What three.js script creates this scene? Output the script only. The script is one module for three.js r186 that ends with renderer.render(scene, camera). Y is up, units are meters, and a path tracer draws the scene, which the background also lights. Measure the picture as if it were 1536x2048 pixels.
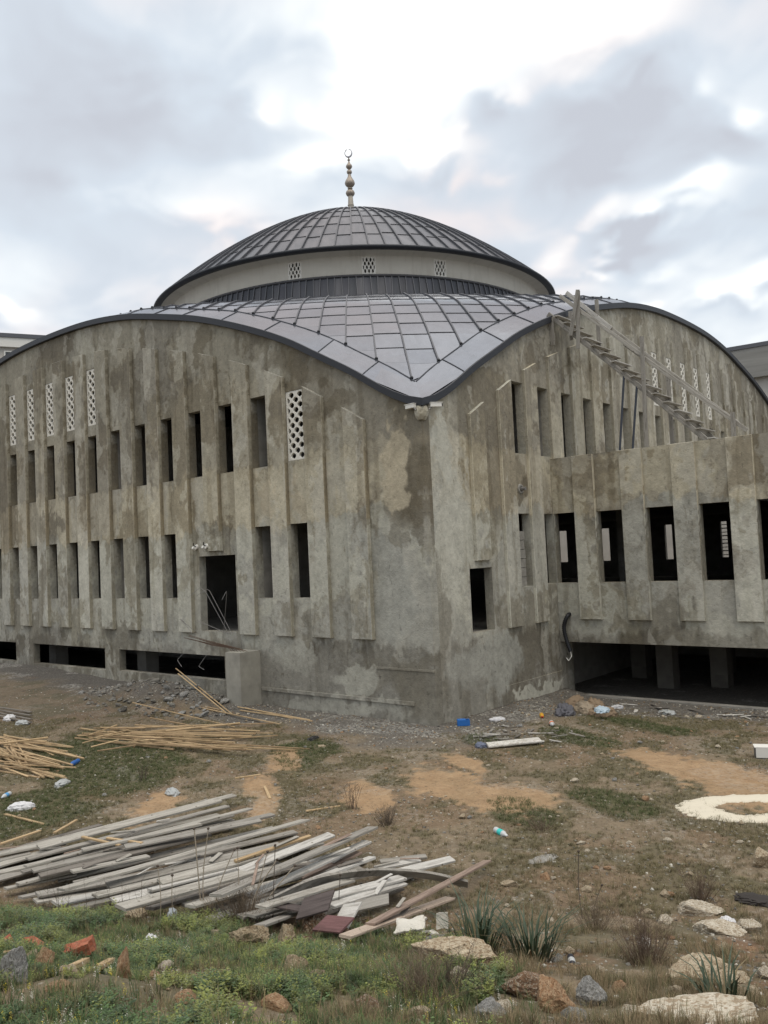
import * as THREE from 'three';
import { mergeGeometries, mergeVertices, toCreasedNormals } from 'three/addons/utils/BufferGeometryUtils.js';

// ---------------------------------------------------------------- camera, sky, sun, exposure
const scene = new THREE.Scene();
const camera = new THREE.PerspectiveCamera(62.92, 0.75, 0.05, 1500);
camera.position.set(11.514, 3.900, 15.112);
camera.up.set(0.06834, 0.99763, 0.00776);
camera.lookAt(11.514 - 0.64526 * 10, 3.900 + 0.05013 * 10, 15.112 - 0.76231 * 10);
const renderer = new THREE.WebGLRenderer({ antialias: true });
renderer.toneMapping = THREE.LinearToneMapping;
renderer.toneMappingExposure = 1.08;
renderer.shadowMap.enabled = true;
const SUN_DIR = new THREE.Vector3(0.55, 1.25, 0.35).normalize();
const sun = new THREE.DirectionalLight(0xfff1dc, 0.9);
sun.position.copy(SUN_DIR).multiplyScalar(60);
sun.castShadow = true; sun.shadow.radius = 60;
Object.assign(sun.shadow.camera, { left: -45, right: 45, top: 45, bottom: -45, near: 1, far: 160 });
sun.shadow.mapSize.set(2048, 2048);
scene.add(sun);

// ---------------------------------------------------------------- seeded random and noise
function rngOf(seed) { let a = seed >>> 0; return () => { a = (a + 0x6D2B79F5) >>> 0; let t = Math.imul(a ^ (a >>> 15), 1 | a); t = (t + Math.imul(t ^ (t >>> 7), 61 | t)) ^ t; return ((t ^ (t >>> 14)) >>> 0) / 4294967296; }; }
const rnd = rngOf(20240611);
const R = (a, b) => a + (b - a) * rnd();
const PERM = new Uint8Array(512), VAL = new Float32Array(256);
{ const r = rngOf(77), p = [...Array(256).keys()]; for (let i = 255; i > 0; i--) { const j = Math.floor(r() * (i + 1)); [p[i], p[j]] = [p[j], p[i]]; } for (let i = 0; i < 512; i++) PERM[i] = p[i & 255]; for (let i = 0; i < 256; i++) VAL[i] = r(); }
function vn(x, y) { // value noise 0..1
  const xi = Math.floor(x), yi = Math.floor(y), fx = x - xi, fy = y - yi, u = fx * fx * (3 - 2 * fx), v = fy * fy * (3 - 2 * fy);
  const X = xi & 255, Y = yi & 255, A = PERM[X], B = PERM[X + 1];
  const a = VAL[PERM[A + Y]], b = VAL[PERM[B + Y]], c = VAL[PERM[A + Y + 1]], d = VAL[PERM[B + Y + 1]];
  return a + (b - a) * u + (c - a) * v + (a - b - c + d) * u * v;
}
function fbm(x, y, o = 4) { let s = 0, a = 0.5, n = 0; for (let i = 0; i < o; i++) { s += a * vn(x, y); n += a; a *= 0.5; x = x * 2.03 + 17.1; y = y * 2.03 + 9.7; } return s / n; }
function vn3(x, y, z) { const zi = Math.floor(z), f = z - zi, u = f * f * (3 - 2 * f); return vn(x + zi * 37.3, y + zi * 71.7) * (1 - u) + vn(x + (zi + 1) * 37.3, y + (zi + 1) * 71.7) * u; }
function fbm3(x, y, z, o = 4) { let s = 0, a = 0.5, n = 0; for (let i = 0; i < o; i++) { s += a * vn3(x, y, z); n += a; a *= 0.5; x *= 2.03; y *= 2.03; z *= 2.03; } return s / n; }
const clamp = (x, a = 0, b = 1) => Math.min(b, Math.max(a, x));
const ss = (a, b, x) => { const t = clamp((x - a) / (b - a)); return t * t * (3 - 2 * t); };
const mix = (a, b, t) => a + (b - a) * t;
const mix3 = (a, b, t) => [mix(a[0], b[0], t), mix(a[1], b[1], t), mix(a[2], b[2], t)];
function table(tab) { return (x) => { if (x <= tab[0][0]) return tab[0][1]; for (let i = 1; i < tab.length; i++) if (x <= tab[i][0]) { const [a, b] = tab[i - 1], [c, d] = tab[i]; return b + (d - b) * (x - a) / (c - a); } return tab[tab.length - 1][1]; }; }

// ---------------------------------------------------------------- the sky: broken evening overcast, brighter overhead
{
  const W = 2048, H = 1024, data = new Float32Array(W * H * 4);
  const blobs = [ // azimuth, elevation, spread, spread, amount: the bright breaks in the clouds and the heavier banks
    [-126.5, 31.7, 7, 4.3, 1.3], [-114.3, 32, 4.5, 1.9, 0.9], [-133.6, 25.3, 2.2, 1.4, 0.5], [-125.3, 26.3, 1, 1, 0.55], [-120.3, 27.7, 1.2, 1, 0.4], [-109.3, 20.8, 3.2, 1.5, 0.8], [-113.7, 21.3, 1.5, 0.8, 0.5], [-104.3, 26, 1.5, 1.2, 0.6], [-107.5, 28.2, 1.2, 0.8, 0.35], [-105, 16.2, 2, 1.2, 0.5], [-110, 15.8, 1, 0.5, 0.5], [-114.3, 18.5, 1.2, 0.6, 0.5], [-117.3, 19.6, 1.5, 0.7, 0.45], [-153, 17, 2, 1, 0.6], [-137.6, 29.3, 1.6, 1.2, 0.45], [-142, 23, 3, 1, 0.25],
    [-114.3, 26.6, 4.4, 2.0, -0.5], [-122.6, 27.2, 2.0, 1.1, -0.5], [-126, 23.2, 5, 1.4, -0.3], [-116, 23.2, 4, 1.2, -0.4], [-111.8, 19.2, 1.6, 0.8, -0.8], [-106.6, 24, 3, 1.8, -0.35], [-106, 14.6, 2, 0.8, -0.4], [-149.3, 28, 7, 4, -0.34], [-144.3, 20, 5, 1.2, -0.22], [-152, 22, 3, 1.5, -0.15],
  ];
  for (let j = 0; j < H; j++) {
    const el = ((j + 0.5) / H - 0.5) * Math.PI, ce = Math.cos(el), y = Math.sin(el), eld = el * 180 / Math.PI;
    for (let i = 0; i < W; i++) {
      const az = ((i + 0.5) / W - 0.5) * 2 * Math.PI, dx = Math.cos(az) * ce, dz = Math.sin(az) * ce, azd = az * 180 / Math.PI;
      const k = 2.2 / (Math.max(y, 0) + 0.22), px = dx * k, pz = dz * k; // cloud sheet seen in perspective
      const w1 = fbm(px * 2.1 + 4, pz * 2.1 + 7, 3) - 0.5, w2 = fbm(px * 2.1 + 40, pz * 2.1 + 27, 3) - 0.5;
      const c = fbm(px * 1.5 + w1 * 1.3, pz * 1.5 + w2 * 1.3, 6);
      const c2 = fbm(px * 4.2 + w2 * 2 + 11, pz * 4.2 + w1 * 2 + 3, 6);
      let t = 0.5 + (c - 0.5) * 0.7 + (c2 - 0.5) * 0.5;
      const wa = azd + w1 * 7 + (c2 - 0.5) * 6, we = eld + w2 * 4 + (c2 - 0.5) * 4;
      for (const [a, e, sa, se, m] of blobs) { let da = wa - a; if (da > 180) da -= 360; if (da < -180) da += 360; const q = (da / sa) ** 2 + ((we - e) / se) ** 2; if (q < 9) t += m * Math.exp(-q); }
      t += ss(30, 75, eld) * 0.85;
      let col;
      if (t < 0) col = [0.55, 0.58, 0.645];
      else if (t < 0.45) col = mix3([0.55, 0.58, 0.645], [0.655, 0.725, 0.805], t / 0.45);
      else if (t < 0.85) col = mix3([0.655, 0.725, 0.805], [0.92, 0.96, 0.985], (t - 0.45) / 0.4);
      else if (t < 1.2) col = mix3([0.92, 0.96, 0.985], [1.5, 1.49, 1.45], (t - 0.85) / 0.35);
      else col = mix3([1.5, 1.49, 1.45], [2.9, 2.85, 2.75], clamp((t - 1.2) / 0.9));
      const warm = ss(0.5, 0.75, fbm(px * 0.9 + 91, pz * 0.9 + 13, 3)) * ss(0.3, 0.6, t) * (1 - ss(0.95, 1.3, t));
      col = [col[0] * (1 + 0.12 * warm), col[1] * (1 - 0.015 * warm), col[2] * (1 - 0.07 * warm)];
      const hz = ss(0.02, -0.06, y); col = mix3(col, [0.42, 0.42, 0.42], hz);
      const o = (j * W + i) * 4; data[o] = col[0]; data[o + 1] = col[1]; data[o + 2] = col[2]; data[o + 3] = 1;
    }
  }
  const sky = new THREE.DataTexture(data, W, H, THREE.RGBAFormat, THREE.FloatType);
  sky.mapping = THREE.EquirectangularReflectionMapping; sky.colorSpace = THREE.LinearSRGBColorSpace;
  sky.magFilter = sky.minFilter = THREE.LinearFilter; sky.wrapS = THREE.RepeatWrapping; sky.needsUpdate = true;
  scene.background = sky; scene.environment = sky;
}

// ---------------------------------------------------------------- helpers: naming, geometry, textures
const taken = new Map();
function numbered(n) { const k = taken.get(n) ?? 0; taken.set(n, k + 1); return k ? n + '_' + String(k).padStart(3, '0') : n; }
function tag(o, label, category, group, kind) { o.userData.label = label; if (category) o.userData.category = category; if (group) o.userData.group = group; if (kind) o.userData.kind = kind; return o; }
function root(name, label, category, [x, y, z] = [0, 0, 0], group) { const g = new THREE.Group(); g.name = numbered(name); g.position.set(x, y, z); scene.add(g); return tag(g, label, category, group); }
function mesh(name, geo, mat, parent) { const m = new THREE.Mesh(geo, mat); m.castShadow = m.receiveShadow = true; m.name = parent === scene ? numbered(name) : name; parent.add(m); return m; }
function part(parent, name, mat, ...geos) { return mesh(name, geos.length > 1 ? merge(geos) : geos[0], mat, parent); }
function merge(gs) { return mergeGeometries(gs.map((g) => { const n = g.index ? g.toNonIndexed() : g; for (const k of Object.keys(n.attributes)) if (!['position', 'normal', 'uv'].includes(k)) n.deleteAttribute(k); return n; })); }
function sub(parent, name) { const g = new THREE.Group(); g.name = name; parent.add(g); return g; }
function setGeo(pos, idx, uv) { const g = new THREE.BufferGeometry(); g.setAttribute('position', new THREE.Float32BufferAttribute(pos, 3)); if (uv) g.setAttribute('uv', new THREE.Float32BufferAttribute(uv, 2)); g.setIndex(idx); g.computeVertexNormals(); return g; }
// texture coordinates in metres from the face a triangle points to (box mapping)
function boxUV(geo, su = 1, sv = 1, ov = 0) {
  const g = geo.index ? geo.toNonIndexed() : geo, p = g.attributes.position, n = p.count, uv = new Float32Array(n * 2);
  const a = new THREE.Vector3(), b = new THREE.Vector3(), c = new THREE.Vector3();
  for (let i = 0; i < n; i += 3) {
    a.fromBufferAttribute(p, i); b.fromBufferAttribute(p, i + 1).sub(a); c.fromBufferAttribute(p, i + 2).sub(a); b.cross(c);
    const ax = Math.abs(b.x), ay = Math.abs(b.y), az = Math.abs(b.z);
    for (let k = 0; k < 3; k++) { const x = p.getX(i + k), y = p.getY(i + k), z = p.getZ(i + k); let u, v; if (ay > ax && ay > az) { u = -x; v = -z; } else if (ax > az) { u = -z; v = y; } else { u = -x; v = y; } uv[(i + k) * 2] = u / su; uv[(i + k) * 2 + 1] = (v + ov) / sv; }
  }
  g.setAttribute('uv', new THREE.BufferAttribute(uv, 2)); g.computeVertexNormals(); return g;
}
function box(x0, x1, y0, y1, z0, z1) { const g = new THREE.BoxGeometry(x1 - x0, y1 - y0, z1 - z0); g.translate((x0 + x1) / 2, (y0 + y1) / 2, (z0 + z1) / 2); return g; }
const V = (x, y, z) => new THREE.Vector3(x, y, z);
// a beam between two points, w across, h thick, with chamfered long edges; u runs along the grain in metres
function beam(p0, p1, w, h, up = V(0, 1, 0), cham = 0.12, ext = 0) {
  const d = p1.clone().sub(p0), L = d.length(); d.normalize(); const s = d.clone().cross(up).normalize(), t = s.clone().cross(d).normalize();
  const c = Math.min(w, h) * cham, hw = w / 2, hh = h / 2;
  const sec = [[-hw + c, -hh], [hw - c, -hh], [hw, -hh + c], [hw, hh - c], [hw - c, hh], [-hw + c, hh], [-hw, hh - c], [-hw, -hh + c]];
  const pos = [], uv = [], idx = [], off = R(0, 7), ofv = R(0, 5); let per = 0; const N = 8;
  const P = (e, k) => { const [a, b] = sec[k]; return p0.clone().addScaledVector(d, e ? L + ext : -ext).addScaledVector(s, a).addScaledVector(t, b); };
  for (let k = 0; k < N; k++) {
    const k2 = (k + 1) % N, l = Math.hypot(sec[k2][0] - sec[k][0], sec[k2][1] - sec[k][1]), b0 = pos.length / 3;
    for (const [e, kk, q] of [[0, k, 0], [1, k, 0], [1, k2, 1], [0, k2, 1]]) { const v = P(e, kk); pos.push(v.x, v.y, v.z); uv.push(off + (e ? L : 0), ofv + per + q * l); }
    idx.push(b0, b0 + 2, b0 + 1, b0, b0 + 3, b0 + 2); per += l;
  }
  for (const e of [0, 1]) { const b0 = pos.length / 3; for (let k = 0; k < N; k++) { const v = P(e, k); pos.push(v.x, v.y, v.z); uv.push(off + sec[k][0] * 0.3, ofv + sec[k][1]); } for (let k = 1; k < N - 1; k++) e ? idx.push(b0, b0 + k + 1, b0 + k) : idx.push(b0, b0 + k, b0 + k + 1); }
  for (let i = 0; i < idx.length; i += 3) { const t2 = idx[i + 1]; idx[i + 1] = idx[i + 2]; idx[i + 2] = t2; }
  return setGeo(pos, idx, uv).toNonIndexed();
}
// box section swept along a polyline; ups give the raised direction
function ribbon(pts, ups, w, h, sink = 0) {
  const pos = [], idx = [], n = pts.length;
  for (let i = 0; i < n; i++) {
    const d = pts[Math.min(i + 1, n - 1)].clone().sub(pts[Math.max(i - 1, 0)]).normalize(), u = ups[i] ?? ups[0], s = d.clone().cross(u).normalize();
    for (const [a, b] of [[-w / 2, -sink], [w / 2, -sink], [w / 2, h - sink], [-w / 2, h - sink]]) { const v = pts[i].clone().addScaledVector(s, a).addScaledVector(u, b); pos.push(v.x, v.y, v.z); }
  }
  for (let i = 0; i < n - 1; i++) for (let k = 0; k < 4; k++) { const a = i * 4 + k, b = i * 4 + (k + 1) % 4; idx.push(a, b + 4, b, a, a + 4, b + 4); }
  idx.push(0, 1, 2, 0, 2, 3); const e = (n - 1) * 4; idx.push(e, e + 2, e + 1, e, e + 3, e + 2);
  const g = toCreasedNormals(setGeo(pos, idx, new Array(n * 8).fill(0)), 0.6); return g;
}
const toS = (x) => { x = clamp(x); return Math.round(255 * (x <= 0.0031308 ? 12.92 * x : 1.055 * Math.pow(x, 1 / 2.4) - 0.055)); };
function colourMap(W, H, fn, wrap = THREE.RepeatWrapping) {
  const d = new Uint8Array(W * H * 4);
  for (let j = 0; j < H; j++) for (let i = 0; i < W; i++) { const c = fn((i + 0.5) / W, (j + 0.5) / H), o = (j * W + i) * 4; d[o] = toS(c[0]); d[o + 1] = toS(c[1]); d[o + 2] = toS(c[2]); d[o + 3] = 255; }
  const t = new THREE.DataTexture(d, W, H); t.colorSpace = THREE.SRGBColorSpace; t.wrapS = t.wrapT = wrap; t.magFilter = THREE.LinearFilter; t.minFilter = THREE.LinearMipmapLinearFilter; t.generateMipmaps = true; t.needsUpdate = true; return t;
}
function greyMap(W, H, fn) {
  const d = new Uint8Array(W * H * 4);
  for (let j = 0; j < H; j++) for (let i = 0; i < W; i++) { const c = Math.round(255 * clamp(fn((i + 0.5) / W, (j + 0.5) / H))), o = (j * W + i) * 4; d[o] = d[o + 1] = d[o + 2] = c; d[o + 3] = 255; }
  const t = new THREE.DataTexture(d, W, H); t.wrapS = t.wrapT = THREE.RepeatWrapping; t.magFilter = THREE.LinearFilter; t.minFilter = THREE.LinearMipmapLinearFilter; t.generateMipmaps = true; t.needsUpdate = true; return t;
}
const std = (o) => new THREE.MeshStandardMaterial({ roughness: 0.9, metalness: 0, ...o });
const lin = (r, g, b) => new THREE.Color().setRGB(r, g, b);

// ---------------------------------------------------------------- raw plaster: coats laid in lifts, damp stains, runs and trowel marks
const TU = 34, TV = 15;
function plaster(seed, patches) {
  const S = seed * 31.7;
  return colourMap(2048, 1024, (uu, vv) => {
    const u = uu * TU, h = vv * TV - 1;
    const wob = (fbm(u * 0.55 + S, 3.1, 3) - 0.5) * 0.9 + (fbm(u * 2.6 + S, h * 1.2, 4) - 0.5) * 0.55 + (fbm(u * 11 + S, h * 3, 3) - 0.5) * 0.3;
    const hb = h + wob;
    let col = mix3([0.255, 0.245, 0.215], [0.36, 0.354, 0.315], ss(1.5, 1.75, hb));
    col = mix3(col, [0.37, 0.34, 0.272], ss(4.85, 4.95, hb));
    col = mix3(col, [0.27, 0.25, 0.205], ss(6.5, 6.62, hb));
    col = mix3(col, [0.235, 0.22, 0.184], ss(8.9, 9.2, hb + wob));
    // big soft-edged smears of a lighter coat, crisp on one side
    const j1 = fbm(u * 6 + S, h * 3.2, 4) - 0.5, j2 = fbm(u * 7 + 21 + S, h * 7, 3) - 0.5, wx = fbm(u * 0.9 + S, h * 0.9 + 5, 4) - 0.5 + j1 * 0.35, wy = fbm(u * 0.9 + 33 + S, h * 0.9 + 8, 4) - 0.5 + j2 * 0.3;
    const m1 = fbm(u * 0.42 + wx * 1.6 + S, h * 0.30 + wy * 1.6, 5), m2 = fbm(u * 0.8 + wx * 2.2 + 60 + S, h * 0.5 + wy * 2 + 9, 5);
    col = mix3(col, [col[0] * 1.24, col[1] * 1.24, col[2] * 1.2], ss(0.50, 0.585, m1) * 0.9);
    col = mix3(col, [col[0] * 0.62, col[1] * 0.585, col[2] * 0.53], ss(0.52, 0.64, m2) * 0.85);
    // dark joint where one lift of plaster stops and drips below it
    for (const [b, a] of [[1.62, 0.4], [4.9, 0.5], [6.56, 0.35]]) { const d = b - hb; if (d > -0.05 && d < 0.6) col = mix3(col, [col[0] * 0.6, col[1] * 0.57, col[2] * 0.52], a * (1 - ss(0.02, 0.55, d)) * ss(0.42, 0.62, fbm(u * 3.1 + S, h * 0.5, 3))); }
    // vertical runs
    const run = fbm(u * 4.5 + wx + S, h * 0.22 + 20, 4); col = mix3(col, [col[0] * 0.66, col[1] * 0.63, col[2] * 0.58], ss(0.56, 0.74, run) * 0.65);
    const pale = fbm(u * 2.3 + wx * 2 + 12 + S, h * 0.6 + wy * 2, 4); col = mix3(col, [0.47, 0.455, 0.40], ss(0.60, 0.68, pale) * 0.42);
    for (const [pu, ph, ru, rh, c, a] of patches) { const q = Math.hypot((u - pu + wx * 1.1) / ru, (h - ph + wy * 1.3) / rh); if (q < 1.3) col = mix3(col, c, a * (1 - ss(0.78, 1.06, q + j2 * 0.3)) * (0.6 + 0.75 * m2)); }
    const f = fbm(u * 14 + S, h * 14, 3), f2 = vn(u * 46 + S, h * 46); const f4 = fbm(u * 5 + S, h * 4, 4); let g = 0.68 + 0.36 * f + 0.42 * f4 + 0.1 * (f2 - 0.5);
    if (vn(u * 21 + 7, h * 19 + S) > 0.93) g *= 0.72;
    return [col[0] * g, col[1] * g * 0.995, col[2] * g * 0.975];
  });
}
const BEIGE = [0.475, 0.42, 0.315], DAMP = [0.15, 0.128, 0.09], PALE = [0.46, 0.455, 0.40], COOL = [0.36, 0.362, 0.33], DAMP2 = [0.185, 0.17, 0.135];
const mapLeft = plaster(1, [[0.45, 6.35, 0.75, 1.7, DAMP, 0.75], [0.95, 6.15, 0.62, 1.05, BEIGE, 0.95], [0.35, 5.0, 0.9, 0.5, DAMP, 0.6], [0.9, 5.35, 0.7, 0.35, BEIGE, 0.8], [0.75, 4.35, 0.4, 0.3, DAMP2, 0.7], [1.25, 3.1, 0.75, 1.3, COOL, 0.7], [0.5, 0.75, 0.8, 0.8, DAMP2, 0.85], [1.9, 1.0, 1.1, 0.5, DAMP2, 0.5], [2.5, 0.9, 0.9, 0.35, PALE, 0.7], [3.2, 0.2, 2.2, 0.22, PALE, 0.55], [4.6, 1.3, 1.0, 0.45, PALE, 0.5], [2.9, 7.9, 0.9, 0.35, DAMP, 0.7], [4.2, 9.0, 1.2, 0.4, DAMP, 0.6], [5.4, 5.6, 0.4, 0.55, BEIGE, 0.8], [4.1, 5.5, 0.4, 0.4, BEIGE, 0.7], [12.5, 1.6, 1.2, 0.4, DAMP2, 0.7], [9.2, 1.55, 0.9, 0.35, PALE, 0.6], [14.5, 11.2, 1.0, 0.6, PALE, 0.35], [11.5, 8.6, 0.9, 1.3, DAMP2, 0.45], [17, 5.6, 1.4, 0.6, DAMP2, 0.5]]);
const mapRight = plaster(2, [[0.75, 6.3, 0.36, 0.85, PALE, 0.95], [0.9, 4.2, 0.75, 2.1, PALE, 0.75], [0.25, 4.6, 0.3, 2.6, COOL, 0.6], [0.35, 1.9, 0.45, 2.0, DAMP2, 0.65], [2.2, 1.0, 1.6, 0.6, COOL, 0.7], [1.5, 7.4, 0.6, 0.5, DAMP2, 0.6], [4.6, 0.2, 1.4, 0.25, PALE, 0.8], [4.2, 1.1, 0.7, 0.3, DAMP2, 0.6], [4.1, 5.6, 0.25, 0.4, DAMP, 0.8], [9.5, 10.4, 2.2, 0.8, PALE, 0.4]]);
const mapWing = plaster(3, []);
const bumpPl = greyMap(512, 512, (u, v) => 0.5 * fbm(u * 24, v * 24, 4) + 0.3 * fbm(u * 90, v * 90, 2) + 0.2 * fbm(u * 8, v * 8, 2));
bumpPl.repeat.set(17, 7.5);
const plasterMat = (map, tint = 1) => std({ map, bumpMap: bumpPl, bumpScale: 0.014, roughness: 0.95, color: lin(tint, tint, tint) });
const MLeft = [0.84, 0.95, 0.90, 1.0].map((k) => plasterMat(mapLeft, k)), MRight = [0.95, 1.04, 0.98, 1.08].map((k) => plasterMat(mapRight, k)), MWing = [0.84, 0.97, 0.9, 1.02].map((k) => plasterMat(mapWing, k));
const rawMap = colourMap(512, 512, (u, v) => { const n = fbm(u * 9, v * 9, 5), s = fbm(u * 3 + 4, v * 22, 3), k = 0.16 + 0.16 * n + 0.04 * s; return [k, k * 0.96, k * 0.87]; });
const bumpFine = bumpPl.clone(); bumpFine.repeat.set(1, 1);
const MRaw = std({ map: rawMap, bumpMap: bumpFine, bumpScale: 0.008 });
const woodMap = (a, b, seed) => colourMap(512, 512, (u, v) => { // grain runs along u (2 m), v is 0.5 m
  const w = fbm(u * 5 + seed, v * 9 + seed, 3), g = fbm(u * 7 + seed, (v + w * 0.03) * 130, 3), st = ss(0.5, 0.75, fbm(u * 9 + seed * 3, v * 16, 4));
  let c = mix3(a, b, clamp(g * 1.5 - 0.25)); c = mix3(c, [c[0] * 0.6, c[1] * 0.58, c[2] * 0.56], st * 0.7);
  const kx = (u * 3 + seed) % 1, ky = (v * 2 + Math.floor(u * 3) * 0.37 + seed) % 1, kn = Math.hypot((kx - 0.5) * 0.7, (ky - 0.5) * 0.25); if (kn < 0.014) c = [c[0] * 0.4, c[1] * 0.36, c[2] * 0.32];
  const m = 0.9 + 0.2 * vn(u * 200, v * 60); return [c[0] * m, c[1] * m, c[2] * m];
});
const woodBump = greyMap(512, 512, (u, v) => 0.7 * fbm(u * 7, v * 130, 3) + 0.3 * fbm(u * 40, v * 40, 2));
const wood = (a, b, seed) => { const m = woodMap(a, b, seed), bm = woodBump.clone(); m.repeat.set(0.5, 2); bm.repeat.set(0.5, 2); return std({ map: m, bumpMap: bm, bumpScale: 0.003, roughness: 0.85 }); };
const WGrey = [wood([0.27, 0.25, 0.215], [0.45, 0.43, 0.385], 1), wood([0.20, 0.185, 0.162], [0.34, 0.322, 0.288], 2), wood([0.12, 0.105, 0.09], [0.22, 0.2, 0.175], 3), wood([0.38, 0.365, 0.335], [0.56, 0.545, 0.51], 4), wood([0.33, 0.225, 0.12], [0.5, 0.375, 0.22], 5), wood([0.20, 0.14, 0.11], [0.34, 0.26, 0.21], 6), wood([0.33, 0.255, 0.2], [0.52, 0.43, 0.35], 7)];
const WLath = [WGrey[4], wood([0.38, 0.26, 0.14], [0.56, 0.42, 0.25], 8), wood([0.26, 0.17, 0.09], [0.4, 0.29, 0.17], 9)];
const MBlack = std({ color: lin(0.018, 0.019, 0.022), roughness: 0.5, metalness: 0.3 });
const MWhite = std({ color: lin(0.7, 0.69, 0.65), roughness: 0.7 });
const MSteel = std({ color: lin(0.30, 0.29, 0.28), roughness: 0.55, metalness: 0.7 });
const MRust = std({ color: lin(0.13, 0.085, 0.06), roughness: 0.8, metalness: 0.4 });

// ---------------------------------------------------------------- ground
const FXh = -0.6461, FZh = -0.7633;
const bank = table([[0, 2.5], [3, 1.9], [5, 1.25], [7, 0.62], [8, 0.33], [9, 0.08], [9.6, 0]]);
const alongView = (x, z) => (x - 11.514) * FXh + (z - 15.112) * FZh, acrossView = (x, z) => (x - 11.514) * -FZh + (z - 15.112) * FXh;
function terrain(x, z) {
  const s = alongView(x, z), l = acrossView(x, z); let y = bank(s + 0.2 * l);
  y += 0.42 * (1 - ss(-19, -6, x)) * (1 - 0.6 * ss(0, 9, z));
  y += 0.5 * Math.exp(-(((x + 8.9) / 2.3) ** 2 + ((z - 1.1) / 1.0) ** 2));
  y -= 0.2 * ss(-0.5, 1.2, x) * (1 - ss(-5, -1.5, z));
  return y;
}
function groundY(x, z) {
  const inside = (x < -0.13 && z < -0.13 && x > -32.9 && z > -32.9) || (x > -0.2 && x < 12.4 && z < -5.95 && z > -32.9);
  if (inside) return -0.36;
  const far = ss(60, 20, Math.hypot(x, z)), near = 1 - ss(9.5, 5, alongView(x, z) + 0.2 * acrossView(x, z));
  return terrain(clamp(x, -40, 30), clamp(z, -40, 40)) + far * ((fbm(x * 0.9 + 50, z * 0.9 + 50, 3) - 0.5) * (0.07 + 0.16 * (1 - near)) + (fbm(x * 4 + 9, z * 4, 3) - 0.5) * (0.035 + 0.05 * (1 - near)));
}
// what lies on the ground where: bare sandy clay, green weeds, builders' gravel by the walls, dry grass elsewhere
const sandSpots = [[3.3, 3.7, 1.75, 0.75, -0.42], [4.3, 3.9, 1.0, 0.8, -0.5], [2.2, 4.9, 1.0, 0.4, -0.7], [6.2, 0.9, 1.7, 0.75, -0.35], [7.3, 1.7, 1.3, 0.9, -0.4], [5.2, 0.4, 1.0, 0.5, -0.3], [-0.3, 7.2, 1.1, 0.45, -0.85], [-0.7, 4.0, 1.0, 0.4, -0.7], [0.3, 5.5, 0.9, 0.35, -0.7], [2.4, 2.4, 0.8, 0.35, -0.5], [1.2, 6.2, 0.8, 0.3, -0.8]];
const greenSpots = [[-3.0, 6.2, 2.6, 1.4, -0.9], [-1.0, 3.2, 1.6, 0.7, -0.75], [-5, 5.5, 2, 1.6, -0.8], [-1.8, 8.4, 1.8, 1.1, -0.9], [3.2, -0.5, 1.3, 0.5, -0.4], [4.8, 4.4, 0.9, 0.5, -0.5], [3.9, -2.2, 1.6, 0.5, -0.3], [1.6, 0.7, 0.7, 0.4, -0.5], [5.6, 3.2, 1, 0.5, -0.5]];
const bareSpots = [[4.03, 10.26, 0.42, 0.3, -0.7], [4.2, 10.9, 0.42, 0.3, -0.7], [4.84, 11.58, 0.42, 0.3, -0.7], [4.78, 10.54, 0.42, 0.3, -0.7], [8.06, 11.55, 0.42, 0.3, -0.7], [6.9, 12.34, 0.42, 0.3, -0.7], [6.7, 12.76, 0.42, 0.3, -0.7], [2.99, 10.43, 0.42, 0.3, -0.7], [6.59, 11.5, 0.42, 0.3, -0.7], [7.8, 12.0, 0.42, 0.3, -0.7], [3.72, 11.37, 0.42, 0.3, -0.7], [7.42, 12.38, 0.42, 0.3, -0.7]]; // thin cover: moss and crumbly soil

function spot(list, x, z, k) { let m = 0; for (const [a, b, ra, rb, th] of list) { const c = Math.cos(th), s = Math.sin(th), dx = x - a, dz = z - b, q = Math.hypot((dx * c - dz * s) / ra, (dx * s + dz * c) / rb) + k; m = Math.max(m, 1 - ss(0.72, 1.12, q)); } return m; }
function zones(x, z) {
  const n = (fbm(x * 1.1 + 3, z * 1.1 + 8, 4) - 0.5) * 1.7, n2 = (fbm(x * 2.6 + 31, z * 2.6 + 18, 4) - 0.5) * 1.3;
  const wall = Math.max(0, x < 0.2 ? z : Math.min(x < 0.2 ? 99 : Math.hypot(Math.max(0, -x), Math.max(0, z)) + 0, 99));
  const dW = x <= 0 ? z : (z > 0 ? Math.hypot(x, z) : Math.min(x, z + 5.8));
  const b = alongView(x, z) + 0.2 * acrossView(x, z);
  return { sand: spot(sandSpots, x, z, n * 0.6 + n2 * 0.5 + (fbm(x * 9 + 2, z * 9, 3) - 0.5) * 0.7), green: Math.max(spot(greenSpots, x, z, n * 0.5 + n2 * 0.3), (1 - ss(7, 9.2, b)) * ss(0.9, -0.4, acrossView(x, z) + n * 0.9) * (1 - 0.85 * spot(bareSpots, x, z, n * 0.4))), gravel: 1 - ss(1.2, 2.6, dW + n * 1.4), bank: 1 - ss(8.2, 9.4, b), n, n2, dW };
}
const GX0 = -26, GX1 = 16, GZ0 = -9, GZ1 = 19;
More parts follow.
